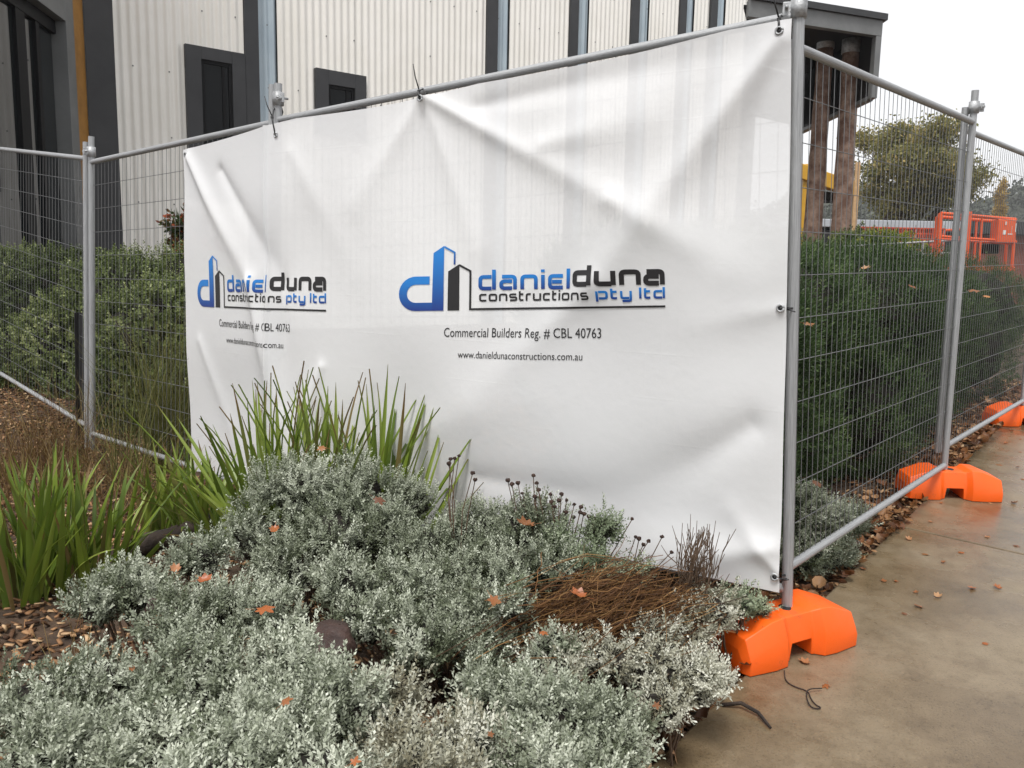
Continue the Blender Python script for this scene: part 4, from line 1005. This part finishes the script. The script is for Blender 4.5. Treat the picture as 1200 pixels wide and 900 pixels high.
# ------------------------------------------------------------------ rocks, log, twigs
ROCK = mat('brown_rock', (.018, .009, .007), (.06, .028, .020), 9, .6, 0, .6, 40)
def rock(px, py, Y, r, label, sq=(1, .8, .7)):
    p = atY(px, py, Y); bm = bmesh.new(); bmesh.ops.create_icosphere(bm, subdivisions=3, radius=r, matrix=Matrix.Diagonal((*sq, 1)))
    for v in bm.verts:
        v.co *= 1 + .5 * mnoise.noise(v.co * (3 / r * .45) + Vector((px, 0, 0))) + .1 * mnoise.noise(v.co * (1.2 / r) + Vector((0, px, 0)))
        if v.co.z > r * .45: v.co.z = r * .45 + (v.co.z - r * .45) * .3
    me = bpy.data.meshes.new('rock'); bm.to_mesh(me); bm.free()
    tag(put('rock', me, None, ROCK, Matrix.Translation(p) @ Matrix.Rotation(px, 4, 'Z')), label, 'rock', 'rocks among the shrubs')
rock(388, 752, 2.18, .085, 'reddish brown rock between the silver shrubs left of centre')
rock(186, 708, 2.25, .032, 'small brown stone on the silver shrub near the strap leaves')
LOGD = mat('dark_log', (.012, .008, .006), (.04, .026, .018), 14, .85, 0, .8, 50)
a = atZ(150, 648, .03); b = atZ(285, 600, .06)
pts = [a.lerp(b, i / 6) + Vector((0, 0, .01 * math.sin(i * 2))) for i in range(7)]
tag(put('timber_log', tube_mesh('timber_log', pts, [.04, .05, .052, .05, .055, .05, .04], 10), None, LOGD), 'dark weathered log lying behind the left silver shrub', 'log')
def pt(px, py, dz=.006):
    # point on the path surface
    d = ray(px, py); k = 2.0
    for _ in range(30):
        p = EYE + d * k; k *= (EYE.z - float(pz(p.y))) / max(1e-6, EYE.z - p.z)
    p = EYE + d * k; p.z = float(pz(p.y)) + dz; return p
tag(put('root', tube_mesh('root', [pt(846, 828), pt(868, 831, .02), pt(888, 840, .014), pt(903, 855)], [.006, .0065, .006, .004], 7), None, LOGD), 'dark curved root lying on the path below the near orange foot', 'root')
tag(put('twig', tube_mesh('twig', chaikin([pt(919, 787, .004), pt(920, 799, .004), pt(930, 806, .004), pt(947, 811, .004), pt(950, 820, .004), pt(955, 827, .004), pt(964, 832, .005), pt(950, 832, .005), pt(944, 820, .012), pt(946, 812, .014), pt(963, 810, .01)]), .0022, 6), None, LOGD), 'thin looped dark twig on the path before the near orange foot', 'twig')

# ------------------------------------------------------------------ wood chips and leaf litter
CHIP = leafmat('wood_chip', [(0, (.04, .018, .009)), (.45, (.13, .065, .03)), (.75, (.30, .16, .075)), (1, (.52, .36, .21))], .0, .75)
def chips(name, label, n, sampler, size=(.03, .011, .005)):
    pts = []
    while len(pts) < n:
        p = sampler()
        if p is not None: pts.append(p)
    P = np.array(pts); q = np.array([[-1, -1, -1], [1, -1, -1], [1, 1, -1], [-1, 1, -1], [-1, -1, 1], [1, -1, 1], [1, 1, 1], [-1, 1, 1]]) * .5
    s = np.array(size)[None] * RNG.uniform(.5, 1.6, (n, 3)); az = RNG.uniform(0, 6.28, n); ti = RNG.normal(0, .35, n)
    v = q[None] * s[:, None]; v[:, :, 0] *= (1 + .35 * np.sign(q[None, :, 1]) * RNG.uniform(-1, 1, (n, 1)))
    x = v[..., 0] * np.cos(ti)[:, None] - v[..., 2] * np.sin(ti)[:, None]; z = v[..., 0] * np.sin(ti)[:, None] + v[..., 2] * np.cos(ti)[:, None]; y = v[..., 1]
    v = np.stack([x * np.cos(az)[:, None] - y * np.sin(az)[:, None], x * np.sin(az)[:, None] + y * np.cos(az)[:, None], z], -1) + P[:, None]
    F = (np.arange(n)[:, None, None] * 8 + np.array(BOXF)[None]).reshape(-1, 4)
    o = put(name, mesh_np(name, v.reshape(-1, 3), F, {'tint': np.repeat(RNG.random(n), 8)}), None, CHIP, kind='stuff'); o['label'] = label; o['category'] = 'mulch'
def smp_left():
    x = random.uniform(-4.5, .6); y = random.uniform(1.5, 6.8)
    if y > 2.0 and abs(x / y) > .75: return None
    return (x, y, float(gz(x, y)) + random.uniform(.0, .018))
chips('mulch', 'brown bark chips covering the garden bed at left', 20000, smp_left, (.028, .012, .006))
def smp_right():
    s = random.uniform(-1.6, 8); t = -abs(random.gauss(0, .28)) - .005; p = P0 + PD * s + PN * t
    return (p.x, p.y, float(gz(p.x, p.y)) + random.uniform(.0, .022))
chips('mulch', 'dark bark chips in the strip between hedge and path', 5500, smp_right, (.034, .014, .006))
LEAFM = objrand_leafmat('autumn_leaf', [(.40, .11, .022), (.26, .10, .03), (.14, .05, .02), (.46, .19, .055), (.36, .08, .022), (.48, .27, .13)], .4, .15)
LITM = leafmat('litter_leaf', [(0, (.06, .025, .012)), (.35, (.14, .055, .022)), (.65, (.24, .10, .035)), (1, (.38, .22, .11))], .1, .45)
def leaf_outline(lobes, depth):
    pts = []; n = lobes * 4
    for i in range(n):
        a = 2 * math.pi * i / n; r = .5 * (1 - depth * (.5 + .5 * math.cos(a * lobes))) * (1 + .25 * math.cos(a))
        pts.append((r * math.cos(a), r * .8 * math.sin(a)))
    return pts
def leaf_mesh(lobes, depth, curl, oak=False):
    V = [(0, 0, 0)]; F = []
    o = leaf_outline(lobes, depth); n = len(o)
    for k in (.55, 1.0):
        for x, y in o: V.append((x * k, y * k, curl * ((x * k) ** 2 * .8 + (y * k) ** 2 * 1.6) * (1 if not oak else -1) + .03 * math.sin(x * 11 * k) * k))
    for i in range(n): F += [(0, 1 + i, 1 + (i + 1) % n), (1 + i, 1 + n + i, 1 + n + (i + 1) % n, 1 + (i + 1) % n)]
    b = len(V); V += [(-.38, -.012, .01), (-.78, -.012, .06), (-.78, .012, .06), (-.38, .012, .01)]; F.append((b, b + 1, b + 2, b + 3))
    me = mesh_py('fallen_leaf', V, F, True); me.materials.append(LEAFM); return me
LEAVES = [leaf_mesh(5, .45, .5), leaf_mesh(7, .3, .9), leaf_mesh(5, .6, .3), leaf_mesh(3, .12, 1.0), leaf_mesh(2, .05, 1.3), leaf_mesh(6, .45, -.35)]
def fallen(p, size, label, grp, rx=0, ry=0):
    Mx = Matrix.Translation(p) @ Matrix.Rotation(rx, 4, 'X') @ Matrix.Rotation(ry, 4, 'Y') @ Matrix.Rotation(random.uniform(0, 6.28), 4, 'Z') @ Matrix.Scale(size, 4)
    tag(put('fallen_leaf', LEAVES[random.choice((0, 1, 5, 2, 1, 5))], None, None, Mx), label, 'leaf', grp)
on_path = [(968, 804), (944, 778), (1050, 682), (1073, 695), (1098, 700), (1078, 712), (1154, 755), (1036, 682), (1065, 633), (1090, 612), (1157, 630), (1126, 648), (1103, 590), (1131, 583), (1160, 590),
           (1188, 590), (1170, 545), (1192, 548), (1178, 520), (1196, 515), (1186, 505), (1150, 565), (1198, 562), (1105, 660), (1140, 690), (1085, 650), (1170, 690), (1190, 640), (1060, 720), (1195, 530), (1012, 668)]
for x, y in on_path:
    fallen(pt(x, y, .004), random.uniform(.024, .052), 'small brown fallen leaf on the path beside the near orange foot' if y > 740 else 'small brown fallen leaf on the bare path between the two nearer orange feet' if y > 600 else 'small brown fallen leaf on the far path by the right picture edge', 'fallen leaves on the path', random.uniform(-.15, .15), random.uniform(-.15, .15))
for (x, y, Y, s, lab) in [(308, 713, 2.12, .06, 'large orange fallen leaf on the silver shrub left of the brown rock'), (443, 585, 2.75, .05, 'orange fallen leaf on the silver mound right side'),
        (322, 620, 2.68, .045, 'orange fallen leaf at the front of the silver mound'), (238, 680, 2.25, .045, 'reddish fallen leaf on the far left silver shrub'), (618, 615, 2.62, .07, 'upright orange fallen leaf below the dried flower heads'),
        (578, 703, 2.25, .05, 'red fallen leaf at the left end of the dead stems'), (680, 698, 2.28, .055, 'orange fallen leaf on the dead stem mat'), (636, 741, 2.1, .03, 'small orange fallen leaf below the dead stem mat'),
        (575, 860, 1.55, .02, 'tiny yellow fallen leaf on the bottom centre shrub'), (770, 826, 1.85, .03, 'orange fallen leaf on the shrub nearest the path corner'), (334, 822, 1.5, .03, 'narrow brown fallen leaf in the bottom left shrub'), (415, 893, 1.32, .024, 'orange fallen leaf at the bottom picture edge'),
        (378, 525, 3.0, .04, 'orange fallen leaf under the tall strap leaves'), (957, 566, 3.3, .06, 'orange fallen leaf on the shrub behind the mesh'), (205, 668, 2.35, .04, 'brown fallen leaf on the shrub beside the strap leaves'), (155, 785, 1.8, .02, 'yellow leaf scrap on the lower left silver shrub'),
        (946, 380, 3.1, .05, 'red leaf caught in the hedge by the corner post'), (1013, 315, 4.1, .05, 'red leaf on top of the dark hedge'), (1143, 340, 4.6, .07, 'pale beige leaf on the hedge right of the second post'), (1156, 347, 4.6, .05, 'orange leaf on the hedge right of the second post'), (1070, 337, 4.2, .05, 'brown leaf on the hedge left of the second post')]:
    fallen(atY(x, y, Y), s, lab, 'fallen leaves caught in the shrubs', random.uniform(.1, .6), random.uniform(-.3, .3))
# leaves on the near foot
fallen(atY(906, 730, 2.66), .09, 'yellow brown lobed leaf lying on the near orange foot', 'fallen leaves on the foot', .1, .1)
fallen(atY(870, 746, 2.63), .08, 'brown leaf at the left end of the near orange foot', 'fallen leaves on the foot', .3, .2)
# litter heaps at the path edge: many leaves that nobody could count
def litter():
    VV = []; FF = []; T = []
    base = [(v.co.copy(), None) for v in LEAVES[0].vertices]
    n = 0
    for i in range(1100):
        lm = LEAVES[i % 6]; s = random.uniform(.03, .075)
        a = random.random()
        sp = random.uniform(-1.6, 7.5); off_ = random.gauss(-.1, .11)
        if off_ > .03: off_ = -abs(off_)
        p = P0 + PD * sp + PN * off_; p.z = max(float(gz(p.x, p.y)), float(pz(p.y)) if off_ > 0 else -9) + random.uniform(.012, .045)
        Mx = Matrix.Translation(p) @ Matrix.Rotation(random.gauss(0, .5), 4, 'X') @ Matrix.Rotation(random.gauss(0, .5), 4, 'Y') @ Matrix.Rotation(random.uniform(0, 6.28), 4, 'Z') @ Matrix.Scale(s, 4)
        b = len(VV); tt_ = random.random()
        for v in lm.vertices: VV.append(tuple(Mx @ v.co)); T.append(tt_)
        for f in lm.polygons: FF.append(tuple(b + k for k in f.vertices))
    me = mesh_py('leaf_litter', VV, FF, True); at = me.attributes.new('tint', 'FLOAT', 'POINT'); at.data.foreach_set('value', T)
    o = put('leaf_litter', me, None, LITM, kind='stuff'); o['label'] = 'brown autumn leaves heaped along the path edge'; o['category'] = 'leaf litter'
litter()

# ------------------------------------------------------------------ background at the right
def far_tree(px, pybase, pytop, Y, wpx, label, name, matl, nleaf=9000, lsz=.3, seed=1, trunk_r=.3, gaps=.55):
    rnd = random.Random(seed); base = atY(px, pybase, Y); base.z = .3; top = atY(px, pytop, Y).z; H = top - base.z; Wd = wpx / FPX * Y
    t = thing(name, base, label, 'tree'); parts = []; tips = []
    def br(p, d, L, r, lev):
        n = 4; pts = [p]; q = p.copy(); dd = d.copy()
        for i in range(n):
            dd = (dd + Vector((rnd.gauss(0, .13), rnd.gauss(0, .13), rnd.gauss(.05, .08)))).normalized(); q = q + dd * L / n; pts.append(q.copy())
        parts.append((pts, [r * (1 - .6 * i / n) for i in range(n + 1)]))
        if lev >= 4: tips.extend(pts[2:]); return
        if lev >= 2: tips.append(pts[-1])
        for k in range(3 if lev else 6):
            s = rnd.randint(2, n); az = rnd.uniform(0, 6.28); el = rnd.uniform(.1, .8) if lev else rnd.uniform(.15, 1.0)
            nd = Vector((math.cos(az) * math.cos(el) * Wd / H * 1.15, math.sin(az) * math.cos(el) * Wd / H * 1.15, math.sin(el))).normalized()
            br(pts[s], (dd * .35 + nd).normalized(), L * rnd.uniform(.6, .82), r * .5, lev + 1)
    br(base, Vector((0, 0, 1)), H * .36, trunk_r, 0)
    tz = max(p.z for p in tips); rx = np.percentile([abs(p.x - base.x) for p in tips], 97); fz = (H - gaps) / (tz - base.z); fx = (Wd / 2 - gaps * .6) / rx
    tips = [p for p in tips if mnoise.noise(p * .55 + Vector((seed, 0, 0))) > -.12 or rnd.random() < .18]
    def fit(p): return Vector((base.x + (p.x - base.x) * fx, base.y + (p.y - base.y) * fx, base.z + (p.z - base.z) * fz))
    parts = [([fit(p) for p in pts], rd) for pts, rd in parts]; tips = [fit(p) for p in tips]
    out = []
    for pts, rd in parts:
        me = tube_mesh('tmp', pts, rd, 5); out.append(([v.co.copy() for v in me.vertices], [tuple(f.vertices) for f in me.polygons])); bpy.data.meshes.remove(me)
    put('trunk', join_py('trunk', out), t, BARK)
    tp = np.array([tuple(v) for v in tips]); per = max(1, nleaf // len(tp)); N = len(tp) * per
    P = np.repeat(tp, per, 0) + RNG.normal(0, gaps, (N, 3)) * np.array([1, 1, .7]); a = norm(RNG.normal(size=(N, 3))); b = norm(np.cross(a, RNG.normal(size=(N, 3))))
    s = lsz * RNG.uniform(.6, 1.3, (N, 1)); v = np.stack([P - a * s * .5, P + b * s * .28, P + a * s * .5, P - b * s * .28], 1).reshape(-1, 3)
    tint = np.clip(np.repeat(RNG.normal(.5, .18, len(tp)), per) + RNG.normal(0, .15, N), 0, 1)
    put('crown', mesh_np('crown', v, np.arange(N * 4).reshape(-1, 4), {'tint': np.repeat(tint, 4)}), t, matl)
    return t
OAK = leafmat('oak_leaf', [(0, (.11, .12, .04)), (.45, (.20, .195, .065)), (.75, (.31, .265, .095)), (1, (.44, .33, .12))], .35, .6)
far_tree(1070, 300, 142, 42, 128, 'broad oak with thinning olive brown autumn crown beyond the fence', 'oak_tree', OAK, 60000, .17, 5, .34, .36)
YELF = leafmat('yellow_leaf', [(0, (.30, .20, .05)), (1, (.55, .38, .10))], .3, .6)
far_tree(1168, 290, 206, 75, 9, 'slim yellow poplar on the far hillside', 'poplar_tree', YELF, 5000, .2, 9, .12, .15)
# far wooded hill
HILLM = leafmat('far_wood', [(0, (.05, .062, .05)), (1, (.10, .11, .085))], .1, .9)
HILLG = mat('hill_ground', (.05, .06, .04), (.08, .085, .06), .05, .9)
hx = np.linspace(20, 220, 40); V = []; F = []
for i, x in enumerate(hx):
    t = (x - 20) / 200; y = 190 - 10 * t; h = 9 + 14 * (1 - math.exp(-t * 4)) + 2.5 * math.sin(x * .11) + 1.2 * math.sin(x * .31)
    V += [(x, y - 60, .2), (x, y, h), (x, y + 80, .2)]
for i in range(len(hx) - 1): F += [(i * 3, i * 3 + 3, i * 3 + 4, i * 3 + 1), (i * 3 + 1, i * 3 + 4, i * 3 + 5, i * 3 + 2)]
put('hill', mesh_py('hill', V, F, True), None, HILLG, kind='structure')
N = 40000; k = RNG.integers(0, len(hx) - 1, N); f = RNG.random(N); q = RNG.random(N); VA = np.array(V).reshape(-1, 3, 3)
P = (VA[k, 0] * (1 - q)[:, None] + VA[k, 1] * q[:, None]) * (1 - f)[:, None] + (VA[k + 1, 0] * (1 - q)[:, None] + VA[k + 1, 1] * q[:, None]) * f[:, None]
cl = np.sin(P[:, 0] * .5) * np.sin(P[:, 1] * .4 + P[:, 0] * .13); P[:, 2] += 1 + 2.2 * cl + RNG.uniform(-1.2, 1.5, N)
a = norm(RNG.normal(size=(N, 3))); b = norm(np.cross(a, RNG.normal(size=(N, 3)))); s = RNG.uniform(.7, 1.3, (N, 1))
v = np.stack([P - a * s * .5, P + b * s * .4, P + a * s * .5, P - b * s * .4], 1).reshape(-1, 3)
o = put('far_wood', mesh_np('far_wood', v, np.arange(N * 4).reshape(-1, 4), {'tint': np.repeat(np.clip(.5 + .3 * cl + RNG.normal(0, .15, N), 0, 1), 4)}), None, HILLM, kind='stuff')
o['label'] = 'grey green wooded hillside in the far mist'; o['category'] = 'wood'
# low building with a grey roof edge
LB = atY(1000, 268, 30); lt = thing('low_building', Vector((LB.x, 30, .3)), 'low dark building with pale grey roof edge below the oak', 'building')
PALE = mat('pale_roof', (.36, .38, .41), (.42, .44, .47), 1, .5); BRICK = mat('red_brick', (.16, .05, .035), (.23, .08, .055), 6, .8)
def lbx(n, x0, y0, x1, y1, Y, dep, m):
    a = atY(x0, y0, Y); b = atY(x1, y1, Y); put(n, box_mesh(n, Vector((a.x, Y, b.z)), Vector((b.x - a.x, 0, 0)), Vector((0, dep, 0)), Vector((0, 0, a.z - b.z)), .02), lt, m)
lbx('roof_edge', 940, 256, 1128, 269, 29.9, 6, PALE); 
a = atY(940, 269, 30.2); b = atY(1126, 269, 30.2)
put('wall', box_mesh('wall', Vector((a.x, 30.2, .2)), Vector((b.x - a.x, 0, 0)), Vector((0, 5, 0)), Vector((0, 0, a.z - .2)), .02), lt, DARKM)
a = atY(1128, 254, 34); b = atY(1260, 254, 34); rt = thing('brick_building', Vector((a.x, 34, .3)), 'red brick building with dark roof behind the orange lift basket', 'building')
put('wall', box_mesh('wall', Vector((a.x, 34, .2)), Vector((b.x - a.x, 0, 0)), Vector((0, 6, 0)), Vector((0, 0, a.z - .9)), .02), rt, BRICK)
put('roof', box_mesh('roof', Vector((a.x - .3, 33.6, a.z - .7)), Vector((b.x - a.x + .6, 0, 0)), Vector((0, 6.8, 0)), Vector((0, 0, .55)), .03), rt, DARKM)
# red barrier mesh
RMESH = mat('red_barrier', (.42, .05, .025), (.60, .10, .04), 3, .5)
a = atY(1008, 266, 25); b = atY(1108, 266, 25); bt = thing('barrier_fence', Vector((a.x, 25, .3)), 'red plastic barrier mesh fence before the low building', 'fence')
parts = []; z1_ = a.z; z0_ = .35; L_ = b.x - a.x
for i in range(46): parts.append(boxVF((a.x + L_ * i / 45, 25, z0_), (.022, 0, 0), (0, .01, 0), (0.0, 0, z1_ - z0_)))
for i in range(16): parts.append(boxVF((a.x, 25.012, z0_ + (z1_ - z0_) * i / 15 - .02), (L_, 0, 0), (0, .01, 0), (0, 0, .035)))
put('mesh', join_py('mesh', parts), bt, RMESH)
for i in range(4): rod('post', (a.x + L_ * i / 3, 25.05, .2), (a.x + L_ * i / 3, 25.05, z1_ + .1), .03, bt)
# handrail
a = atY(985, 289, 13.5); b = atY(1130, 281, 13.5); ht = thing('pipe_rail', Vector((a.x, a.y, .4)), 'thin galvanised pipe handrail above the dark hedge', 'handrail')
rod('pipe', a, b, .016, ht); rod('pipe', a - Vector((0, 0, .2)), b - Vector((0, 0, .2)), .016, ht)
for i in range(4): q = a.lerp(b, i / 3); rod('post', (q.x, q.y, .3), q, .02, ht)
# lime bush
LIME = leafmat('lime_leaf', [(0, (.10, .13, .02)), (.5, (.22, .26, .03)), (1, (.42, .42, .07))], .3, .5)
def far_bush(label, specs, matl, dens, ls):
    cush = [(atY(x, y, Y) - Vector((0, -.2, r * .85)), r) for x, y, Y, r in specs]; cx = sum((c for c, r in cush), Vector()) / len(cush); cx.z = .3
    t = thing('garden_bush', cx, label, 'bush', 'bushes beyond the hedge'); P, D, ci = cushions_pts(cush, dens, face=-.3, lowest=-.7)
    put('foliage', leaves_mesh('foliage', P, D, 12, .1, ls, ls * .4, .5 + RNG.normal(0, .15, len(P))), t, matl); put('shade_core', lumpy_core('shade_core', cush, .75), t, CORE_SHADE, kind='stuff')
    put('stem', stems_mesh('stem', cush, cx, .02, 2), t, STEMM)
far_bush('yellow lime bush above the hedge right of the log columns', [(1045, 277, 15, .45), (1062, 281, 15, .4), (1030, 279, 15, .4), (1045, 286, 14.6, .5)], LIME, 260, .07)
far_bush('dull green bush above the hedge beside the timber plank', [(1008, 274, 15.5, .45), (1018, 279, 15.3, .4), (1000, 280, 15.3, .4), (1010, 288, 15, .5)], HEDL, 260, .07)
# orange lift basket
OR2 = mat('orange_steel', (.62, .085, .02), (.70, .11, .03), 3, .45); WHT = mat('white_decal', (.7, .7, .68), rough=.5)
Yk = 12.0; k0 = atY(1098, 300, Yk); lk = thing('lift_basket', Vector((atY(1143, 300, Yk).x, Yk + .4, .4)), 'orange elevating work platform basket beyond the hedge', 'work platform')
CYO = unit_cyl('rail_tube', 10); CYO.materials.append(OR2)
def kp(x, y, back=0): return atY(x, y, Yk) + Vector((.09, .99, 0)) * back if back < 0 else atY(x, y, Yk) + Vector((.40, .9, 0)) * back
for bk in (0, .75):
    for (p, q, r) in [((1103, 250), (1190, 257), .024), ((1101, 277), (1190, 283), .02), ((1102, 250), (1099, 312), .03), ((1136, 248), (1131, 313), .036), ((1151, 254), (1147, 313), .016), ((1189, 257), (1186, 313), .024)]:
        rod('rail', kp(*p, bk), kp(*q, bk), r, lk, CYO)
for x, y in ((1103, 250), (1190, 257), (1101, 277), (1190, 283)): rod('rail', kp(x, y), kp(x, y, .75), .022, lk, CYO)
rod('rail', kp(1108, 270), kp(1134, 268), .018, lk, CYO)
c0 = kp(1166, 285, -.05); c1 = kp(1190, 257, -.05)
put('control_box', box_mesh('control_box', c0, Vector((c1.x - c0.x, 0, 0)), Vector((0, .2, 0)), Vector((0, 0, c1.z - c0.z)), .02), lk, OR2)
for (x0, y0, x1, y1) in ((1173, 275, 1177, 270), (1179, 275, 1184, 274), (1182.5, 274, 1184, 265), (1176, 264, 1178, 260), (1187, 272, 1189, 262)):
    q0 = kp(x0, y0, -.056); q1 = kp(x1, y1, -.056); put('decal', box_mesh('decal', q0, Vector((q1.x - q0.x, 0, 0)), Vector((0, .005, 0)), Vector((0, 0, max(.01, q1.z - q0.z)))), lk, WHT)
f0 = kp(1099, 316); f1 = kp(1190, 313)
put('deck', box_mesh('deck', f0, Vector((f1.x - f0.x, 0, 0)), Vector((0, .75, 0)), Vector((0, 0, .06)), .01), lk, OR2)
put('boom', box_mesh('boom', Vector(((f0.x + f1.x) / 2 - .12, Yk + .25, .3)), Vector((.24, 0, 0)), Vector((0, .25, 0)), Vector((0, 0, f0.z - .3)), .02), lk, OR2)
put('motor_box', box_mesh('motor_box', kp(1158, 297, .1), Vector((.17, 0, 0)), Vector((0, .2, 0)), Vector((0, 0, .14)), .01), lk, FRAME_SHADE)

# ------------------------------------------------------------------ thin mist
HZ = bpy.data.materials.new('mist'); HZ.use_nodes = True; nt = HZ.node_tree; nt.nodes.remove(nt.nodes['Principled BSDF'])
pv = nt.nodes.new('ShaderNodeVolumePrincipled'); pv.inputs['Density'].default_value = .0006; pv.inputs['Color'].default_value = (.93, .94, .96, 1); pv.inputs['Anisotropy'].default_value = .1
nt.links.new(pv.outputs[0], nt.nodes['Material Output'].inputs['Volume'])
hz = put('haze', box_mesh('haze', (-420, -60, -2), (840, 0, 0), (0, 820, 0), (0, 0, 42)), None, HZ, kind='stuff'); hz['label'] = 'thin pale mist filling the air over the site'; hz['category'] = 'haze'
